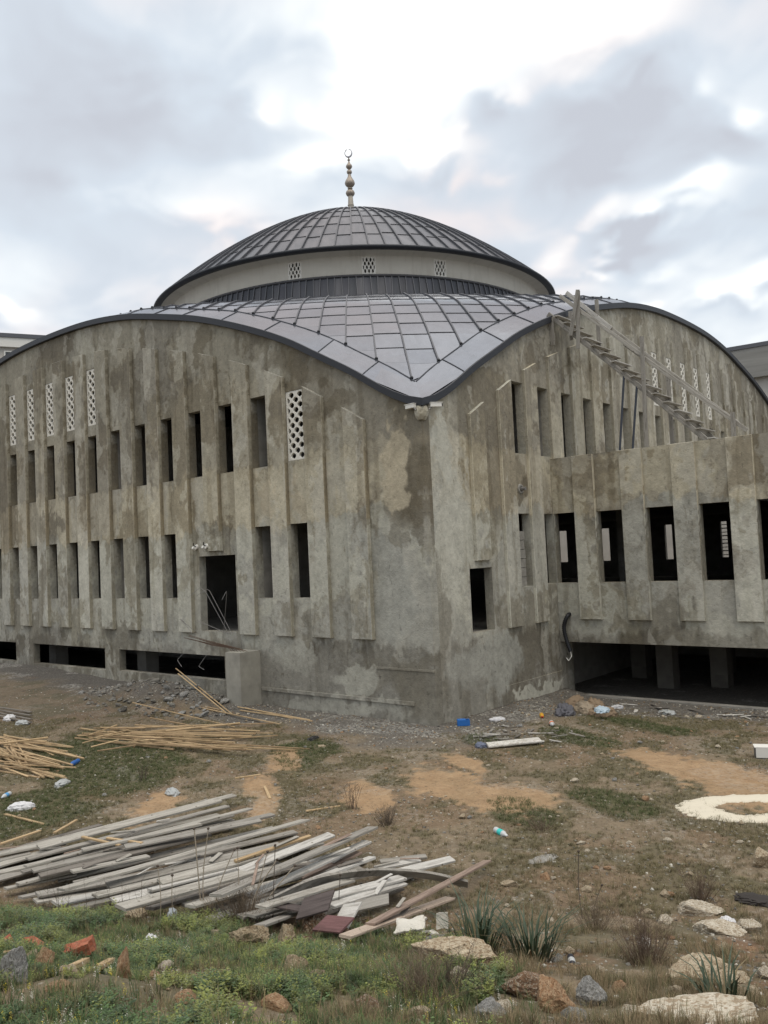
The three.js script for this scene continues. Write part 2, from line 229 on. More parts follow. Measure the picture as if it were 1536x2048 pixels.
const groundMap = colourMap(2048, 2048, (u, v) => {
  const x = mix(GX0, GX1, u), z = mix(GZ0, GZ1, v), q = zones(x, z);
  const f = fbm(x * 7, z * 7, 4), f2 = fbm(x * 23 + 5, z * 23, 3), f3 = vn(x * 60, z * 60);
  let c = mix3([0.145, 0.112, 0.074], [0.25, 0.195, 0.128], f);
  c = mix3(c, [0.165, 0.085, 0.042], ss(0.52, 0.62, fbm(x * 0.8 + 70, z * 0.8, 4)) * (0.25 + 0.5 * q.bank));
  c = mix3(c, mix3([0.30, 0.19, 0.10], [0.42, 0.29, 0.17], f), q.sand * 0.95);
  c = mix3(c, [0.075, 0.078, 0.034], q.green * (1 - q.sand) * 0.75 * ss(0.3, 0.6, f2 + 0.12));
  const olive = ss(0.5, 0.62, fbm(x * 1.7 + 21, z * 1.7 + 2, 4)) * (1 - q.sand * 0.8); c = mix3(c, [0.105, 0.098, 0.055], olive * 0.6 * (1 - q.gravel));
  c = mix3(c, mix3([0.082, 0.077, 0.069], [0.165, 0.154, 0.137], f2), q.gravel * 0.92);
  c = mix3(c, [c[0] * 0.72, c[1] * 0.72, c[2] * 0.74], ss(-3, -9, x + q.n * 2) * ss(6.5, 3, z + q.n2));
  const chalk = ss(0.60, 0.68, fbm(x * 0.9 + 5, z * 1.3 + 44, 4)) * ss(0.45, 0.6, f2); c = mix3(c, [0.36, 0.35, 0.32], chalk * 0.6 * (0.35 + 0.65 * q.gravel));
  const grit = vn(x * 33 + 3, z * 33) * vn(x * 71, z * 71 + 8); if (grit > 0.62) c = mix3(c, [0.42, 0.40, 0.35], ss(0.62, 0.74, grit) * 0.8 * (1 - 0.7 * q.sand));
  if (grit < 0.04) c = mix3(c, [0.05, 0.04, 0.03], 0.6);
  const g = 0.8 + 0.28 * f2 + 0.16 * (f3 - 0.5); return [c[0] * g, c[1] * g, c[2] * g];
}, THREE.MirroredRepeatWrapping);
const groundBump = greyMap(1024, 1024, (u, v) => 0.55 * fbm(u * 40, v * 40, 5) + 0.45 * Math.pow(fbm(u * 110 + 3, v * 110, 3), 2)); groundBump.repeat.set(21, 14);
{
  const axis = (a, b, st, lo, hi) => { const o = []; let x = a, s = st; while (x > lo) { s *= 1.35; x -= s; o.unshift(x); } for (x = a; x <= b + 1e-6; x += st) o.push(x); s = st; x = o[o.length - 1]; while (x < hi) { s *= 1.35; x += s; o.push(x); } return o; };
  const xs = axis(-24, 15, 0.11, -420, 420), zs = axis(-9, 18.5, 0.11, -420, 420), pos = [], uv = [], idx = [], nx = xs.length;
  for (const z of zs) for (const x of xs) { pos.push(x, groundY(x, z), z); uv.push((x - GX0) / (GX1 - GX0), (z - GZ0) / (GZ1 - GZ0)); }
  for (let j = 0; j < zs.length - 1; j++) for (let i = 0; i < nx - 1; i++) { const a = j * nx + i; idx.push(a, a + nx, a + 1, a + 1, a + nx, a + nx + 1); }
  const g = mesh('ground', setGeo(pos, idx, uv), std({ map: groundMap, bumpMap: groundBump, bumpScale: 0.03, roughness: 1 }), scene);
  tag(g, 'rough building plot of sandy clay, weeds and gravel around the domed building', 'ground', null, 'structure');
}
console.log('ground');

// ---------------------------------------------------------------- the domed building
const HALF = 16.52, WID = 33.04, CX = -HALF, CZ = -HALF, T = 0.24;
// height of the great roof shell over the distance from the dome's axis (monotone cubic)
const Hr = (() => {
  const P = [[9.2, 13.4], [9.8, 13.3], [13.44, 12.80], [14.92, 12.58], [16.52, 12.29], [17.12, 12.0], [18.12, 11.37], [19.11, 10.71], [20.55, 9.66], [21.28, 9.02], [21.98, 8.43], [22.61, 7.85], [23.02, 7.55], [23.37, 7.37], [23.9, 7.2]], n = P.length, d = [], m = [];
  for (let i = 0; i < n - 1; i++) d.push((P[i + 1][1] - P[i][1]) / (P[i + 1][0] - P[i][0]));
  m[0] = d[0]; m[n - 1] = d[n - 2]; for (let i = 1; i < n - 1; i++) m[i] = 2 * d[i - 1] * d[i] / (d[i - 1] + d[i]);
  return (r, th = 0) => { const w = Math.abs(((th % 90) + 90) % 90), dip = 0.30 * ss(14, 36, Math.min(w, 90 - w)) * ss(18.6, 16.6, r) * ss(10, 14.5, r); let i = 0; while (i < n - 2 && r > P[i + 1][0]) i++; const h = P[i + 1][0] - P[i][0], t = (r - P[i][0]) / h, t2 = t * t, t3 = t2 * t; return (2 * t3 - 3 * t2 + 1) * P[i][1] + (t3 - 2 * t2 + t) * h * m[i] + (-2 * t3 + 3 * t2) * P[i + 1][1] + (t3 - t2) * h * m[i + 1] - dip; };
})();
const gable = (u) => Hr(Math.hypot(HALF, HALF - u), Math.atan2(HALF - u, HALF) * 180 / Math.PI);
const mosque = root('mosque', 'unfinished grey plastered mosque with lead covered dome and wavy arched gables', 'mosque', [0, 0, 0]);
function wallGeo(a0, a1, y0, topFn, holes, map, t = T, su = TU, sv = TV) {
  const s = new THREE.Shape(); s.moveTo(a0, y0); s.lineTo(a1, y0);
  const N = Math.max(2, Math.round((a1 - a0) / 0.3)); for (let i = 0; i <= N; i++) { const a = a1 + (a0 - a1) * i / N; s.lineTo(a, topFn(a)); }
  for (const [x0, x1, b0, b1] of holes) { const p = new THREE.Path(); p.moveTo(x0, b0); p.lineTo(x0, b1); p.lineTo(x1, b1); p.lineTo(x1, b0); p.closePath(); s.holes.push(p); }
  let g = new THREE.ExtrudeGeometry(s, { depth: t, bevelEnabled: false, curveSegments: 4 }); if (g.index) g = g.toNonIndexed();
  const p = g.attributes.position; const w = map(0, 0, 1), o = map(0, 0, 0), ea = map(1, 0, 0), eb = map(0, 1, 0);
  const det = new THREE.Matrix3().set(ea[0] - o[0], eb[0] - o[0], w[0] - o[0], ea[1] - o[1], eb[1] - o[1], w[1] - o[1], ea[2] - o[2], eb[2] - o[2], w[2] - o[2]).determinant();
  for (let i = 0; i < p.count; i++) { const q = map(p.getX(i), p.getY(i), p.getZ(i)); p.setXYZ(i, q[0], q[1], q[2]); }
  if (det < 0) for (let i = 0; i < p.count; i += 3) { const x = p.getX(i + 1), y = p.getY(i + 1), z = p.getZ(i + 1); p.setXYZ(i + 1, p.getX(i + 2), p.getY(i + 2), p.getZ(i + 2)); p.setXYZ(i + 2, x, y, z); }
  return boxUV(g, su, sv, 1);
}
const leftMap = (a, b, d) => [-a, b, -d], rightMap = (a, b, d) => [-d, b, -a], backMap = (a, b, d) => [-a, b, -WID + d], endMap = (a, b, d) => [-WID + d, b, -a];
const LOW = [2.87, 4.80], UPP = [6.40, 8.33], HIGH = [8.69, 10.60];
const pilL = (k) => 2.045 + 1.394 * (k - 1), pilR = (k) => 2.13 + 1.352 * (k - 1), PW = 0.33;
const gapL = (k) => [pilL(k) + PW + 0.002, pilL(k + 1) - PW - 0.002], gapR = (k) => [pilR(k) + PW - 0.01, pilR(k + 1) - PW + 0.01];
const DOOR = [6.78, 8.42, 1.93, 4.08];
// lattice grille of white cast plaster with pointed holes
function grilleGeo(w, h, depth, nx, ny) {
  const s = new THREE.Shape(); s.moveTo(0, 0); s.lineTo(w, 0); s.lineTo(w, h); s.lineTo(0, h); s.closePath();
  const m = 0.045, cw = (w - 2 * m) / nx, ch = (h - 2 * m) / ny * 2 / 1.0, hw = cw * 0.33, hh = ch * 0.31;
  for (let j = 0; j < ny; j++) for (let i = 0; i <= nx; i++) {
    const odd = j % 2, cx = m + cw * (i + (odd ? 0 : 0.5)), cy = m + ch / 2 * (j + 0.5) ; if (!odd && i === nx) continue;
    const pts = []; const N = 10; for (let k = 0; k < N; k++) { const a = k / N * 2 * Math.PI, sx = Math.sin(a), cy2 = Math.cos(a); const y = cy2 * hh, x = Math.sign(sx) * hw * Math.pow(Math.abs(sx), 1.25); pts.push([clamp(cx + x, m * 0.8, w - m * 0.8), clamp(cy + y, m * 0.6, h - m * 0.6)]); }
    const p = new THREE.Path(); let ok = 0; pts.forEach(([x, y], k) => { if (!k) p.moveTo(x, y); else p.lineTo(x, y); }); p.closePath();
    const ar = Math.abs(pts.reduce((q, [x, y], k) => { const [x2, y2] = pts[(k + 1) % N]; return q + x * y2 - x2 * y; }, 0)) / 2; if (ar > hw * hh * 0.35) s.holes.push(p);
  }
  return new THREE.ExtrudeGeometry(s, { depth, bevelEnabled: true, bevelSize: 0.008, bevelThickness: 0.01, bevelSegments: 1, curveSegments: 3 });
}
const MGrille = std({ color: lin(0.68, 0.66, 0.60), roughness: 0.8, bumpMap: bumpPl, bumpScale: 0.003 });
const slatTop = (u) => gable(u) - 1.08;
function pilaster(parent, wallMap, c, w, y0, top, mats, proud = 0.125) {
  const s = new THREE.Shape(); s.moveTo(c - w, y0); s.lineTo(c + w, y0); s.lineTo(c + w, top(c + w)); s.lineTo(c - w, top(c - w)); s.closePath();
  let g = new THREE.ExtrudeGeometry(s, { depth: proud - 0.012, bevelEnabled: true, bevelSize: 0.010, bevelThickness: 0.012, bevelOffset: -0.010, bevelSegments: 1 }); if (g.index) g = g.toNonIndexed();
  const p = g.attributes.position, jit = R(-0.012, 0.012); for (let i = 0; i < p.count; i++) { const q = wallMap(p.getX(i), p.getY(i), -(p.getZ(i) + jit)); p.setXYZ(i, q[0], q[1], q[2]); }
  const [ea, eb, ed] = [wallMap(1, 0, 0), wallMap(0, 1, 0), wallMap(0, 0, -1)].map((v, i) => v.map((q, j) => q - wallMap(0, 0, 0)[j]));
  const det = new THREE.Matrix3().set(ea[0], eb[0], ed[0], ea[1], eb[1], ed[1], ea[2], eb[2], ed[2]).determinant();
  if (det < 0) for (let i = 0; i < p.count; i += 3) { const x = p.getX(i + 1), y = p.getY(i + 1), z = p.getZ(i + 1); p.setXYZ(i + 1, p.getX(i + 2), p.getY(i + 2), p.getZ(i + 2)); p.setXYZ(i + 2, x, y, z); }
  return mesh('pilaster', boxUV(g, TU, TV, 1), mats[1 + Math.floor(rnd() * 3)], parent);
}
function grille(parent, wallMap, a0, a1, y0, y1, nx, ny, geo) {
  const g = (geo ?? grilleGeo(a1 - a0 - 0.016, y1 - y0 - 0.016, 0.05, nx, ny)).clone(); const q = g.index ? g.toNonIndexed() : g, p = q.attributes.position;
  for (let i = 0; i < p.count; i++) { const v = wallMap(a0 + 0.008 + p.getX(i), y0 + 0.008 + p.getY(i), 0.025 + p.getZ(i)); p.setXYZ(i, v[0], v[1], v[2]); }
  q.computeVertexNormals(); return mesh('window_grille', q, MGrille, parent);
}
// ---- front with the tall doorway
const holesL = [], grillesL = [];
for (let k = 2; k <= 21; k++) {
  if (![4, 5].includes(k) && k < 22) holesL.push([...gapL(k), ...LOW]);
  if (k === 2 || k === 21) grillesL.push([...gapL(k), 6.45, 8.28]); else if (k > 2) holesL.push([...gapL(k), ...UPP]);
  if (k >= 9 && k <= 13) grillesL.push([...gapL(k), ...HIGH]);
}
const holesAllL = [...holesL, ...grillesL, DOOR, [7.41, 12.76, 0.55, 1.235], [13.6, 18.4, 0.52, 1.235], [19.74, 24.6, 0.52, 1.235]];
const front = part(mosque, 'facade_wall', MLeft[0], wallGeo(0, WID, -0.7, (u) => gable(u) - 0.01, holesAllL, leftMap));
tag(front, 'arched facade with tall doorway and narrow window slots');
for (let k = 1; k <= 23; k++) { const bot = k === 5 ? 4.21 : 1.88; pilaster(front, leftMap, pilL(k), PW, bot, slatTop, MLeft); }
for (const g of grillesL) { const hi = g[2] > 7; grille(front, leftMap, g[0], g[1], g[2], g[3], 2, 13); }
part(front, 'plinth_ledge', MLeft[1], boxUV(box(-5.85, -0.62, 0.40, 0.485, -0.01, 0.035), TU, TV, 1));
part(front, 'plaster_ledge', MLeft[1], boxUV(box(-1.75, -0.004, 1.19, 1.235, -0.01, 0.022), TU, TV, 1));
// ---- flank with the small doorway; its lower part stops where the annex begins
const holesR = [[1.57, 2.55, 1.9, 3.45], [...gapR(2), ...LOW], [pilR(3) + PW, 5.785, 2.87, 4.80]], grillesR = [];
for (let k = 2; k <= 22; k++) { holesR.push([...gapR(k), ...UPP]); if (k >= 9 && k <= 13) grillesR.push([...gapR(k), ...HIGH]); }
const flank = part(mosque, 'facade_wall', MRight[0], wallGeo(T, WID - T, 5.95, (u) => gable(u) - 0.01, [...holesR.filter((h) => h[2] > 5), ...grillesR], rightMap));
tag(flank, 'arched flank wall behind the wooden stair with a small doorway');
part(flank, 'lower_wall', MRight[0], wallGeo(T, 5.785, -0.7, () => 5.95, holesR.filter((h) => h[2] < 5).map((h) => (h[1] > 5.7 ? [h[0], 5.784, h[2], h[3]] : h)), rightMap), boxUV(box(-T, -0.001, -0.7, 1.24, -6.5, -5.787), TU, TV, 1));
for (let k = 1; k <= 23; k++) pilaster(flank, rightMap, pilR(k), k === 1 ? 0.32 : 0.32, k === 1 ? 3.63 : k < 4 ? 1.88 : 6.0, slatTop, MRight, 0.09);
for (const g of grillesR) grille(flank, rightMap, g[0], g[1], g[2], g[3], 2, 13);
part(flank, 'plinth_ledge', MRight[1], boxUV(box(-0.01, 0.014, -0.6, 0.45, -5.78, -2.9), TU, TV, 1));
for (let i = 0; i < 6; i++) part(flank, 'infill_block', MRaw, boxUV(box(-0.26, -0.13, 2.88 + i * 0.245, 3.11 + i * 0.245, -4.42 + R(0, 0.04), -4.16 + R(-0.02, 0.03)), 1, 1));
part(flank, 'recessed_panel', MRaw, boxUV(box(-0.6, -0.45, 2.6, 5.2, -6.35, -5.05), 1, 1));
// ---- the two far walls
part(mosque, 'facade_wall', MRaw, wallGeo(T, WID, -0.7, (u) => gable(u) - 0.01, [[11.12, 11.69, 2.85, 4.83], [7.21, 7.65, 2.82, 4.83], [4.1, 4.46, 2.83, 4.83], [14, 14.6, 2.85, 4.83], [18, 18.6, 2.85, 4.83]], backMap, T, 3, 3));
part(mosque, 'facade_wall', MRaw, wallGeo(T, WID - T, -0.7, (u) => gable(u) - 0.01, [[4.2, 4.8, 2.87, 4.8], [8, 8.6, 2.87, 4.8], [20, 20.6, 2.87, 4.8]], endMap, T, 3, 3));
{ // grating bars in one far opening
  for (let i = 0; i < 9; i++) part(mosque, 'window_bar', MRaw, box(-4.47, -4.09, 2.95 + i * 0.21, 2.99 + i * 0.21 + (i % 2) * 0.02, -WID + 0.05, -WID + 0.1));
}
// ---- floors, partitions and columns that darken the inside
const boxM = (...a) => boxUV(box(...a), 2.5, 2.5);
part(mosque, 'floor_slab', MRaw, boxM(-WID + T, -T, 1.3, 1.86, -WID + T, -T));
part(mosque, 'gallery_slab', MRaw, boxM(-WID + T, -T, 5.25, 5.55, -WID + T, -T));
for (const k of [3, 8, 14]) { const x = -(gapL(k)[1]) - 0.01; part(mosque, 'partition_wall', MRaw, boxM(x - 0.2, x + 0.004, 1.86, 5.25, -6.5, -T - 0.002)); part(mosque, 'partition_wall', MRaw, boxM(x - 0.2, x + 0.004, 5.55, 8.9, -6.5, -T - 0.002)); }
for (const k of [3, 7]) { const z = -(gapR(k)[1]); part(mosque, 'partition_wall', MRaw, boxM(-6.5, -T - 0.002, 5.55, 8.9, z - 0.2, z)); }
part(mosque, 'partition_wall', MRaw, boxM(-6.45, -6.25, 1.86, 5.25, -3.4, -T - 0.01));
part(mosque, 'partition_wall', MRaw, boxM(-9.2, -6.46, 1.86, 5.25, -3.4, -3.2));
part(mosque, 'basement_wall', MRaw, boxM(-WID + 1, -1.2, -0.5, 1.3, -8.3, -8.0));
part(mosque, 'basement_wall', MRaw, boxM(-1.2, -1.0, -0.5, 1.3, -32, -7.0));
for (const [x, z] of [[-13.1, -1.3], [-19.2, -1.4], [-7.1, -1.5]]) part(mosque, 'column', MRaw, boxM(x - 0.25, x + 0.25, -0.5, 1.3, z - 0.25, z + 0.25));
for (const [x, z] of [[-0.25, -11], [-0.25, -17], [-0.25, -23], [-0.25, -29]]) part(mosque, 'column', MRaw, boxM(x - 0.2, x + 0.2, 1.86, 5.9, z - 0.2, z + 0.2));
const MPier = std({ map: rawMap, color: lin(1.15, 1.15, 1.1), bumpMap: bumpFine, bumpScale: 0.008 });
// ---- the pier beside the doorway with its bent reinforcement
const pier = part(mosque, 'pier', MPier, boxUV(new THREE.BoxGeometry(0.6, 2.1, 0.7, 3, 4, 3).translate(-6.2, 0.42, 0.352), 2.2, 3));
function rod(pts, r = 0.007) { return new THREE.TubeGeometry(new THREE.CatmullRomCurve3(pts.map((p) => V(...p)), false, 'catmullrom', 0.05), pts.length * 6, r, 6, false); }
const rods = [[[-7.0, 1.9, 0.05], [-7.7, 3.15, 0.25], [-8.1, 2.95, 0.4]], [[-7.15, 1.9, 0.05], [-7.75, 3.05, 0.3], [-7.95, 3.2, 0.35], [-8.35, 2.9, 0.5]], [[-7.35, 1.9, 0.05], [-6.95, 3.1, 0.2], [-7.05, 2.85, 0.3]], [[-8.5, 1.85, 0.05], [-8.75, 2.3, 0.5], [-8.6, 2.32, 0.55], [-8.35, 1.9, 0.4]], [[-7.2, 1.88, 0.02], [-8.2, 2.25, 0.3]], [[-8.2, 1.24, 0.02], [-8.45, 0.92, 0.12], [-8.1, 0.85, 0.2]], [[-9.3, 1.24, 0.02], [-9.5, 1.05, 0.1], [-9.15, 0.88, 0.2]]];
for (const p of rods) part(mosque, 'rebar', MSteel, rod(p, 0.007));
for (let i = 0; i < 6; i++) part(mosque, 'rebar', MRust, rod([[-6.45 + i * 0.1, 1.44, 0.5 - i * 0.04], [-6.6 + i * 0.08, 1.56, 0.5], [-7.3, 1.60 + i * 0.02, 0.5], [-8.2 - R(0, 0.5), 1.72 + i * 0.025, 0.45]], 0.008));
console.log('walls');

// ---- annex wing
const ZW = -5.79, WX1 = 12.4, wingMap = (a, b, d) => [a, b, ZW - d], pilW = (k) => 1.01 + 1.373 * k;
const holesW = [[0.03, pilW(0) - 0.31, ...LOW]]; for (let k = 0; k < 8; k++) holesW.push([pilW(k) + 0.31, pilW(k + 1) - 0.31, 2.87, 4.78]);
const annex = part(mosque, 'annex_wall', MWing[0], wallGeo(0.003, WX1, 1.25, () => 6.34, holesW, wingMap, 0.24)); tag(annex, 'annex wall of broad plaster ribs over an open basement');
for (let k = 0; k < 9; k++) pilaster(annex, wingMap, pilW(k), 0.31, 1.88, () => 6.335, MWing, 0.09);
part(annex, 'floor_slab', MRaw, boxM(0.0, WX1, 1.3, 1.86, -WID + T, ZW - 0.245));
part(annex, 'roof_slab', MRaw, boxM(0.002, WX1, 5.72, 5.97, -WID + T, ZW - 0.245));
part(annex, 'side_wall', MRaw, boxM(WX1 - 0.25, WX1, -0.5, 6.34, -WID, ZW - 0.245));
part(annex, 'rear_wall', MRaw, boxM(0.0, WX1 - 0.26, 1.86, 5.72, -WID, -WID + 0.24));
part(annex, 'cellar_wall', MRaw, boxM(-1.0, WX1, -0.5, 1.3, -16.2, -16));
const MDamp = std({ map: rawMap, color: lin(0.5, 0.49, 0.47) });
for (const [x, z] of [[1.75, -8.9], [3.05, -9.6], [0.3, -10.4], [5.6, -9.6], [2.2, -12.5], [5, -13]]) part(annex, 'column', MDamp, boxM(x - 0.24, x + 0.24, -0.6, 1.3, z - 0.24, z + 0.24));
part(annex, 'kerb', MRaw, boxM(0.02, WX1, -0.6, -0.17, ZW - 0.22, ZW + 0.02));
console.log('annex');

// ---------------------------------------------------------------- roof shell of lead sheets with standing seams
const metalMap = colourMap(512, 512, (u, v) => { const a = fbm(u * 6, v * 6, 5), b = fbm(u * 40, v * 14, 3), k = 0.9 + 0.22 * (a - 0.5) + 0.08 * (b - 0.5); return [k, k, k]; });
const metalRough = greyMap(512, 512, (u, v) => 0.66 + 0.5 * (fbm(u * 5 + 3, v * 5, 5) - 0.5) + 0.05 * (fbm(u * 60, v * 60, 2) - 0.5));
const metalBump = greyMap(512, 512, (u, v) => 0.75 * fbm(u * 4, v * 4, 3) + 0.25 * fbm(u * 16, v * 16, 3));
const lead = (r, g, b, ro = 0.33) => std({ color: lin(r, g, b), map: metalMap, roughnessMap: metalRough, roughness: ro, metalness: 0.85, bumpMap: metalBump, bumpScale: 0.01 });
const MLead = [lead(0.205, 0.217, 0.25), lead(0.222, 0.232, 0.262), lead(0.19, 0.203, 0.236), lead(0.21, 0.22, 0.25)];
const MSeam = std({ color: lin(0.11, 0.113, 0.125), roughness: 0.5, metalness: 0.6 });
const MDome = [lead(0.13, 0.138, 0.157, 0.5), lead(0.145, 0.151, 0.168, 0.5), lead(0.118, 0.126, 0.145, 0.5)];
const cosd = (a) => Math.cos(a * Math.PI / 180), sind = (a) => Math.sin(a * Math.PI / 180);
const onShell = (th, r, f, lift = 0) => V(CX + r * cosd(th), f(r, th) + lift, CZ + r * sind(th));
function shellPatch(th0, th1, r0, r1, f, lift, nt, nr, rmax) {
  const pos = [], idx = [], uv = [], ph = R(0, 9);
  for (let i = 0; i <= nt; i++) { const th = mix(th0, th1, i / nt), lim = rmax ? rmax(th) : 1e9; for (let j = 0; j <= nr; j++) { const r = Math.min(mix(r0, r1, j / nr), lim), dent = (i > 0 && i < nt && j > 0 && j < nr) ? R(-0.006, 0.006) : 0, v = onShell(th, r, f, lift + dent); pos.push(v.x, v.y, v.z); uv.push(ph + (th - th0) * 0.17, ph + r * 0.5); } }
  for (let i = 0; i < nt; i++) for (let j = 0; j < nr; j++) { const a = i * (nr + 1) + j, b = a + nr + 1; idx.push(a, a + 1, b, b, a + 1, b + 1); }
  for (let k = 0; k < idx.length; k += 3) { const t = idx[k + 1]; idx[k + 1] = idx[k + 2]; idx[k + 2] = t; }
  return setGeo(pos, idx, uv);
}
const sq = (e) => (th) => (HALF + e) / Math.max(Math.abs(cosd(th)), Math.abs(sind(th)));
const BORDER = -0.62, rBorder = sq(BORDER), rEdge = sq(0.1);
const roof = part(mosque, 'roof', MLead[1], (() => { const gs = []; for (let i = 0; i < 120; i++) { const a = i * 3, b = a + 3, n = 14, pos = [], idx = [], uv = []; for (const th of [a, b]) for (let j = 0; j <= n; j++) { const r = mix(9.0, sq(0.02)(th), j / n), v = onShell(th, r, Hr, -0.012); pos.push(v.x, v.y, v.z); uv.push(th * 0.17, r * 0.5); } for (let j = 0; j < n; j++) idx.push(j, n + 1 + j, j + 1, j + 1, n + 1 + j, n + 2 + j); gs.push(setGeo(pos, idx, uv)); } const g = mergeVertices(merge(gs), 1e-3); g.computeVertexNormals(); return g; })());
tag(roof, 'sweeping lead roof shell dipping to the corner');
const shUp = (th, r, f) => { const s = (f(r + 0.05, th) - f(r - 0.05, th)) / 0.1, n = Math.hypot(1, s); return V(-s * cosd(th) / n, 1 / n, -s * sind(th) / n); };
let nPanel = 0;
for (let k = -19; k <= 18; k++) {
  const th0 = 45.2 + 2.03 * k, th1 = th0 + 2.03; if (th0 < 6 || th1 > 84) continue;
  let r = 10.3 + (k & 1 ? 0.07 : 0) + R(-0.02, 0.02), first = true;
  const lim = Math.max(rBorder(th0), rBorder(th1));
  while (r < lim - 0.02) {
    let step = r < 13 ? 1.05 : r < 17 ? 0.8 : 0.62; const r1 = r + step, seen = r > 12.4;
    if (Math.min(rBorder(th0), rBorder(th1)) > r - 0.5 && seen && nPanel < 296) { nPanel++; mesh('roof_panel', shellPatch(th0 + 0.02, th1 - 0.02, r, r1 - 0.006, Hr, 0.012 + R(0, 0.006), 3, 3, rBorder), MLead[Math.floor(rnd() * 4)], roof); 
      if (r1 < lim) { const pts = [], ups = []; for (let i = 0; i <= 3; i++) { const th = mix(th0, th1, i / 3), rr = Math.min(r1, rBorder(th) - 0.001); pts.push(onShell(th, rr, Hr, 0.012)); ups.push(shUp(th, rr, Hr)); } if (pts[0].distanceTo(pts[3]) > 0.2 && r1 < Math.min(rBorder(th0), rBorder(th1))) mesh('cross_seam', ribbon(pts, ups, 0.016, 0.016), MSeam, roof); } }
    r = r1;
  }
}
for (let k = -19; k <= 19; k++) {
  const th = 45.2 + 2.03 * k; if (th < 6 || th > 84.5) continue; const pts = [], ups = [], e = rBorder(th) - 0.02;
  for (let i = 0; i <= 16; i++) { const r = mix(9.9, e, i / 16); pts.push(onShell(th, r, Hr, 0.008)); ups.push(shUp(th, r, Hr)); }
  mesh('standing_seam', ribbon(pts, ups, 0.036, 0.05), MSeam, roof);
  mesh('seam_cap', new THREE.SphereGeometry(0.045, 8, 6).translate(...onShell(th, e, Hr, 0.05).toArray()), MBlack, roof);
}
// border sheets along the two seen gables, with a raised drip edge
for (const side of [0, 1]) {
  const at = (u, w, lift) => { const x = side ? -w : -u, z = side ? -u : -w, r = Math.hypot(x - CX, z - CZ); return V(x, Hr(Math.min(r, 23.6), Math.atan2(z - CZ, x - CX) * 180 / Math.PI) + lift, z); };
  const cuts = [0]; while (cuts[cuts.length - 1] < 16) cuts.push(cuts[cuts.length - 1] + R(1.4, 2.0)); cuts.push(24);
  for (let c = 0; c < cuts.length - 1; c++) {
    const pos = [], idx = [], uv = [], n = c === cuts.length - 2 ? 12 : 6, m = 4, l = R(0, 0.006);
    for (let i = 0; i <= n; i++) for (let j = 0; j <= m; j++) { const u0 = mix(cuts[c], cuts[c + 1] - 0.008, i / n), w = mix(0.612, -0.1, j / m), u = Math.max(u0, w), v = at(u, w, 0.016 + l); pos.push(v.x, v.y, v.z); uv.push(u0 * 0.4, w); }
    for (let i = 0; i < n; i++) for (let j = 0; j < m; j++) { const a = i * (m + 1) + j, b = a + m + 1; side ? idx.push(a, b, a + 1, b, b + 1, a + 1) : idx.push(a, a + 1, b, b, a + 1, b + 1); }
    if (side) for (let k = 0; k < idx.length; k += 3) { const t = idx[k + 1]; idx[k + 1] = idx[k + 2]; idx[k + 2] = t; }
    mesh('border_sheet', setGeo(pos, idx, uv), MLead[(c + side) % 4], roof);
    if (c) { const u = cuts[c]; const pts = [0.6, 0.35, 0.1, -0.09].map((w) => at(u, w, 0.02)); mesh('cross_seam', ribbon(pts, pts.map(() => V(0, 1, 0)), 0.025, 0.02), MSeam, roof); }
  }
  const lp = [], up = []; for (let i = 0; i <= 40; i++) { lp.push(at(mix(0.64, 24, i / 40), 0.62, 0.018)); up.push(V(0, 1, 0)); } mesh('border_seam', ribbon(lp, up, 0.03, 0.022), MSeam, roof);
}
for (const side of [0, 1]) { // dark metal fascia on the gable's edge
  const pos = [], idx = [], N = 90, prof = [[0.07, 0.03], [0.12, 0.02], [0.12, -0.155], [0.06, -0.17], [-0.02, -0.16]];
  for (let i = 0; i <= N; i++) { const u = mix(-0.0, 33.0, i / N); for (const [o, d] of prof) { const uu = i ? u : -o, y = gable(Math.max(0, u)) + d; side ? pos.push(o, y, -uu) : pos.push(-uu, y, o); } }
  const m = prof.length; for (let i = 0; i < N; i++) for (let j = 0; j < m - 1; j++) { const a = i * m + j, b = a + m; side ? idx.push(a, b, a + 1, b, b + 1, a + 1) : idx.push(a, a + 1, b, b, a + 1, b + 1); }
  mesh('fascia', toCreasedNormals(setGeo(pos, idx), 0.7), std({ color: lin(0.02, 0.022, 0.028), roughness: 0.5, metalness: 0.2 }), roof);
}
console.log('roof panels', nPanel);
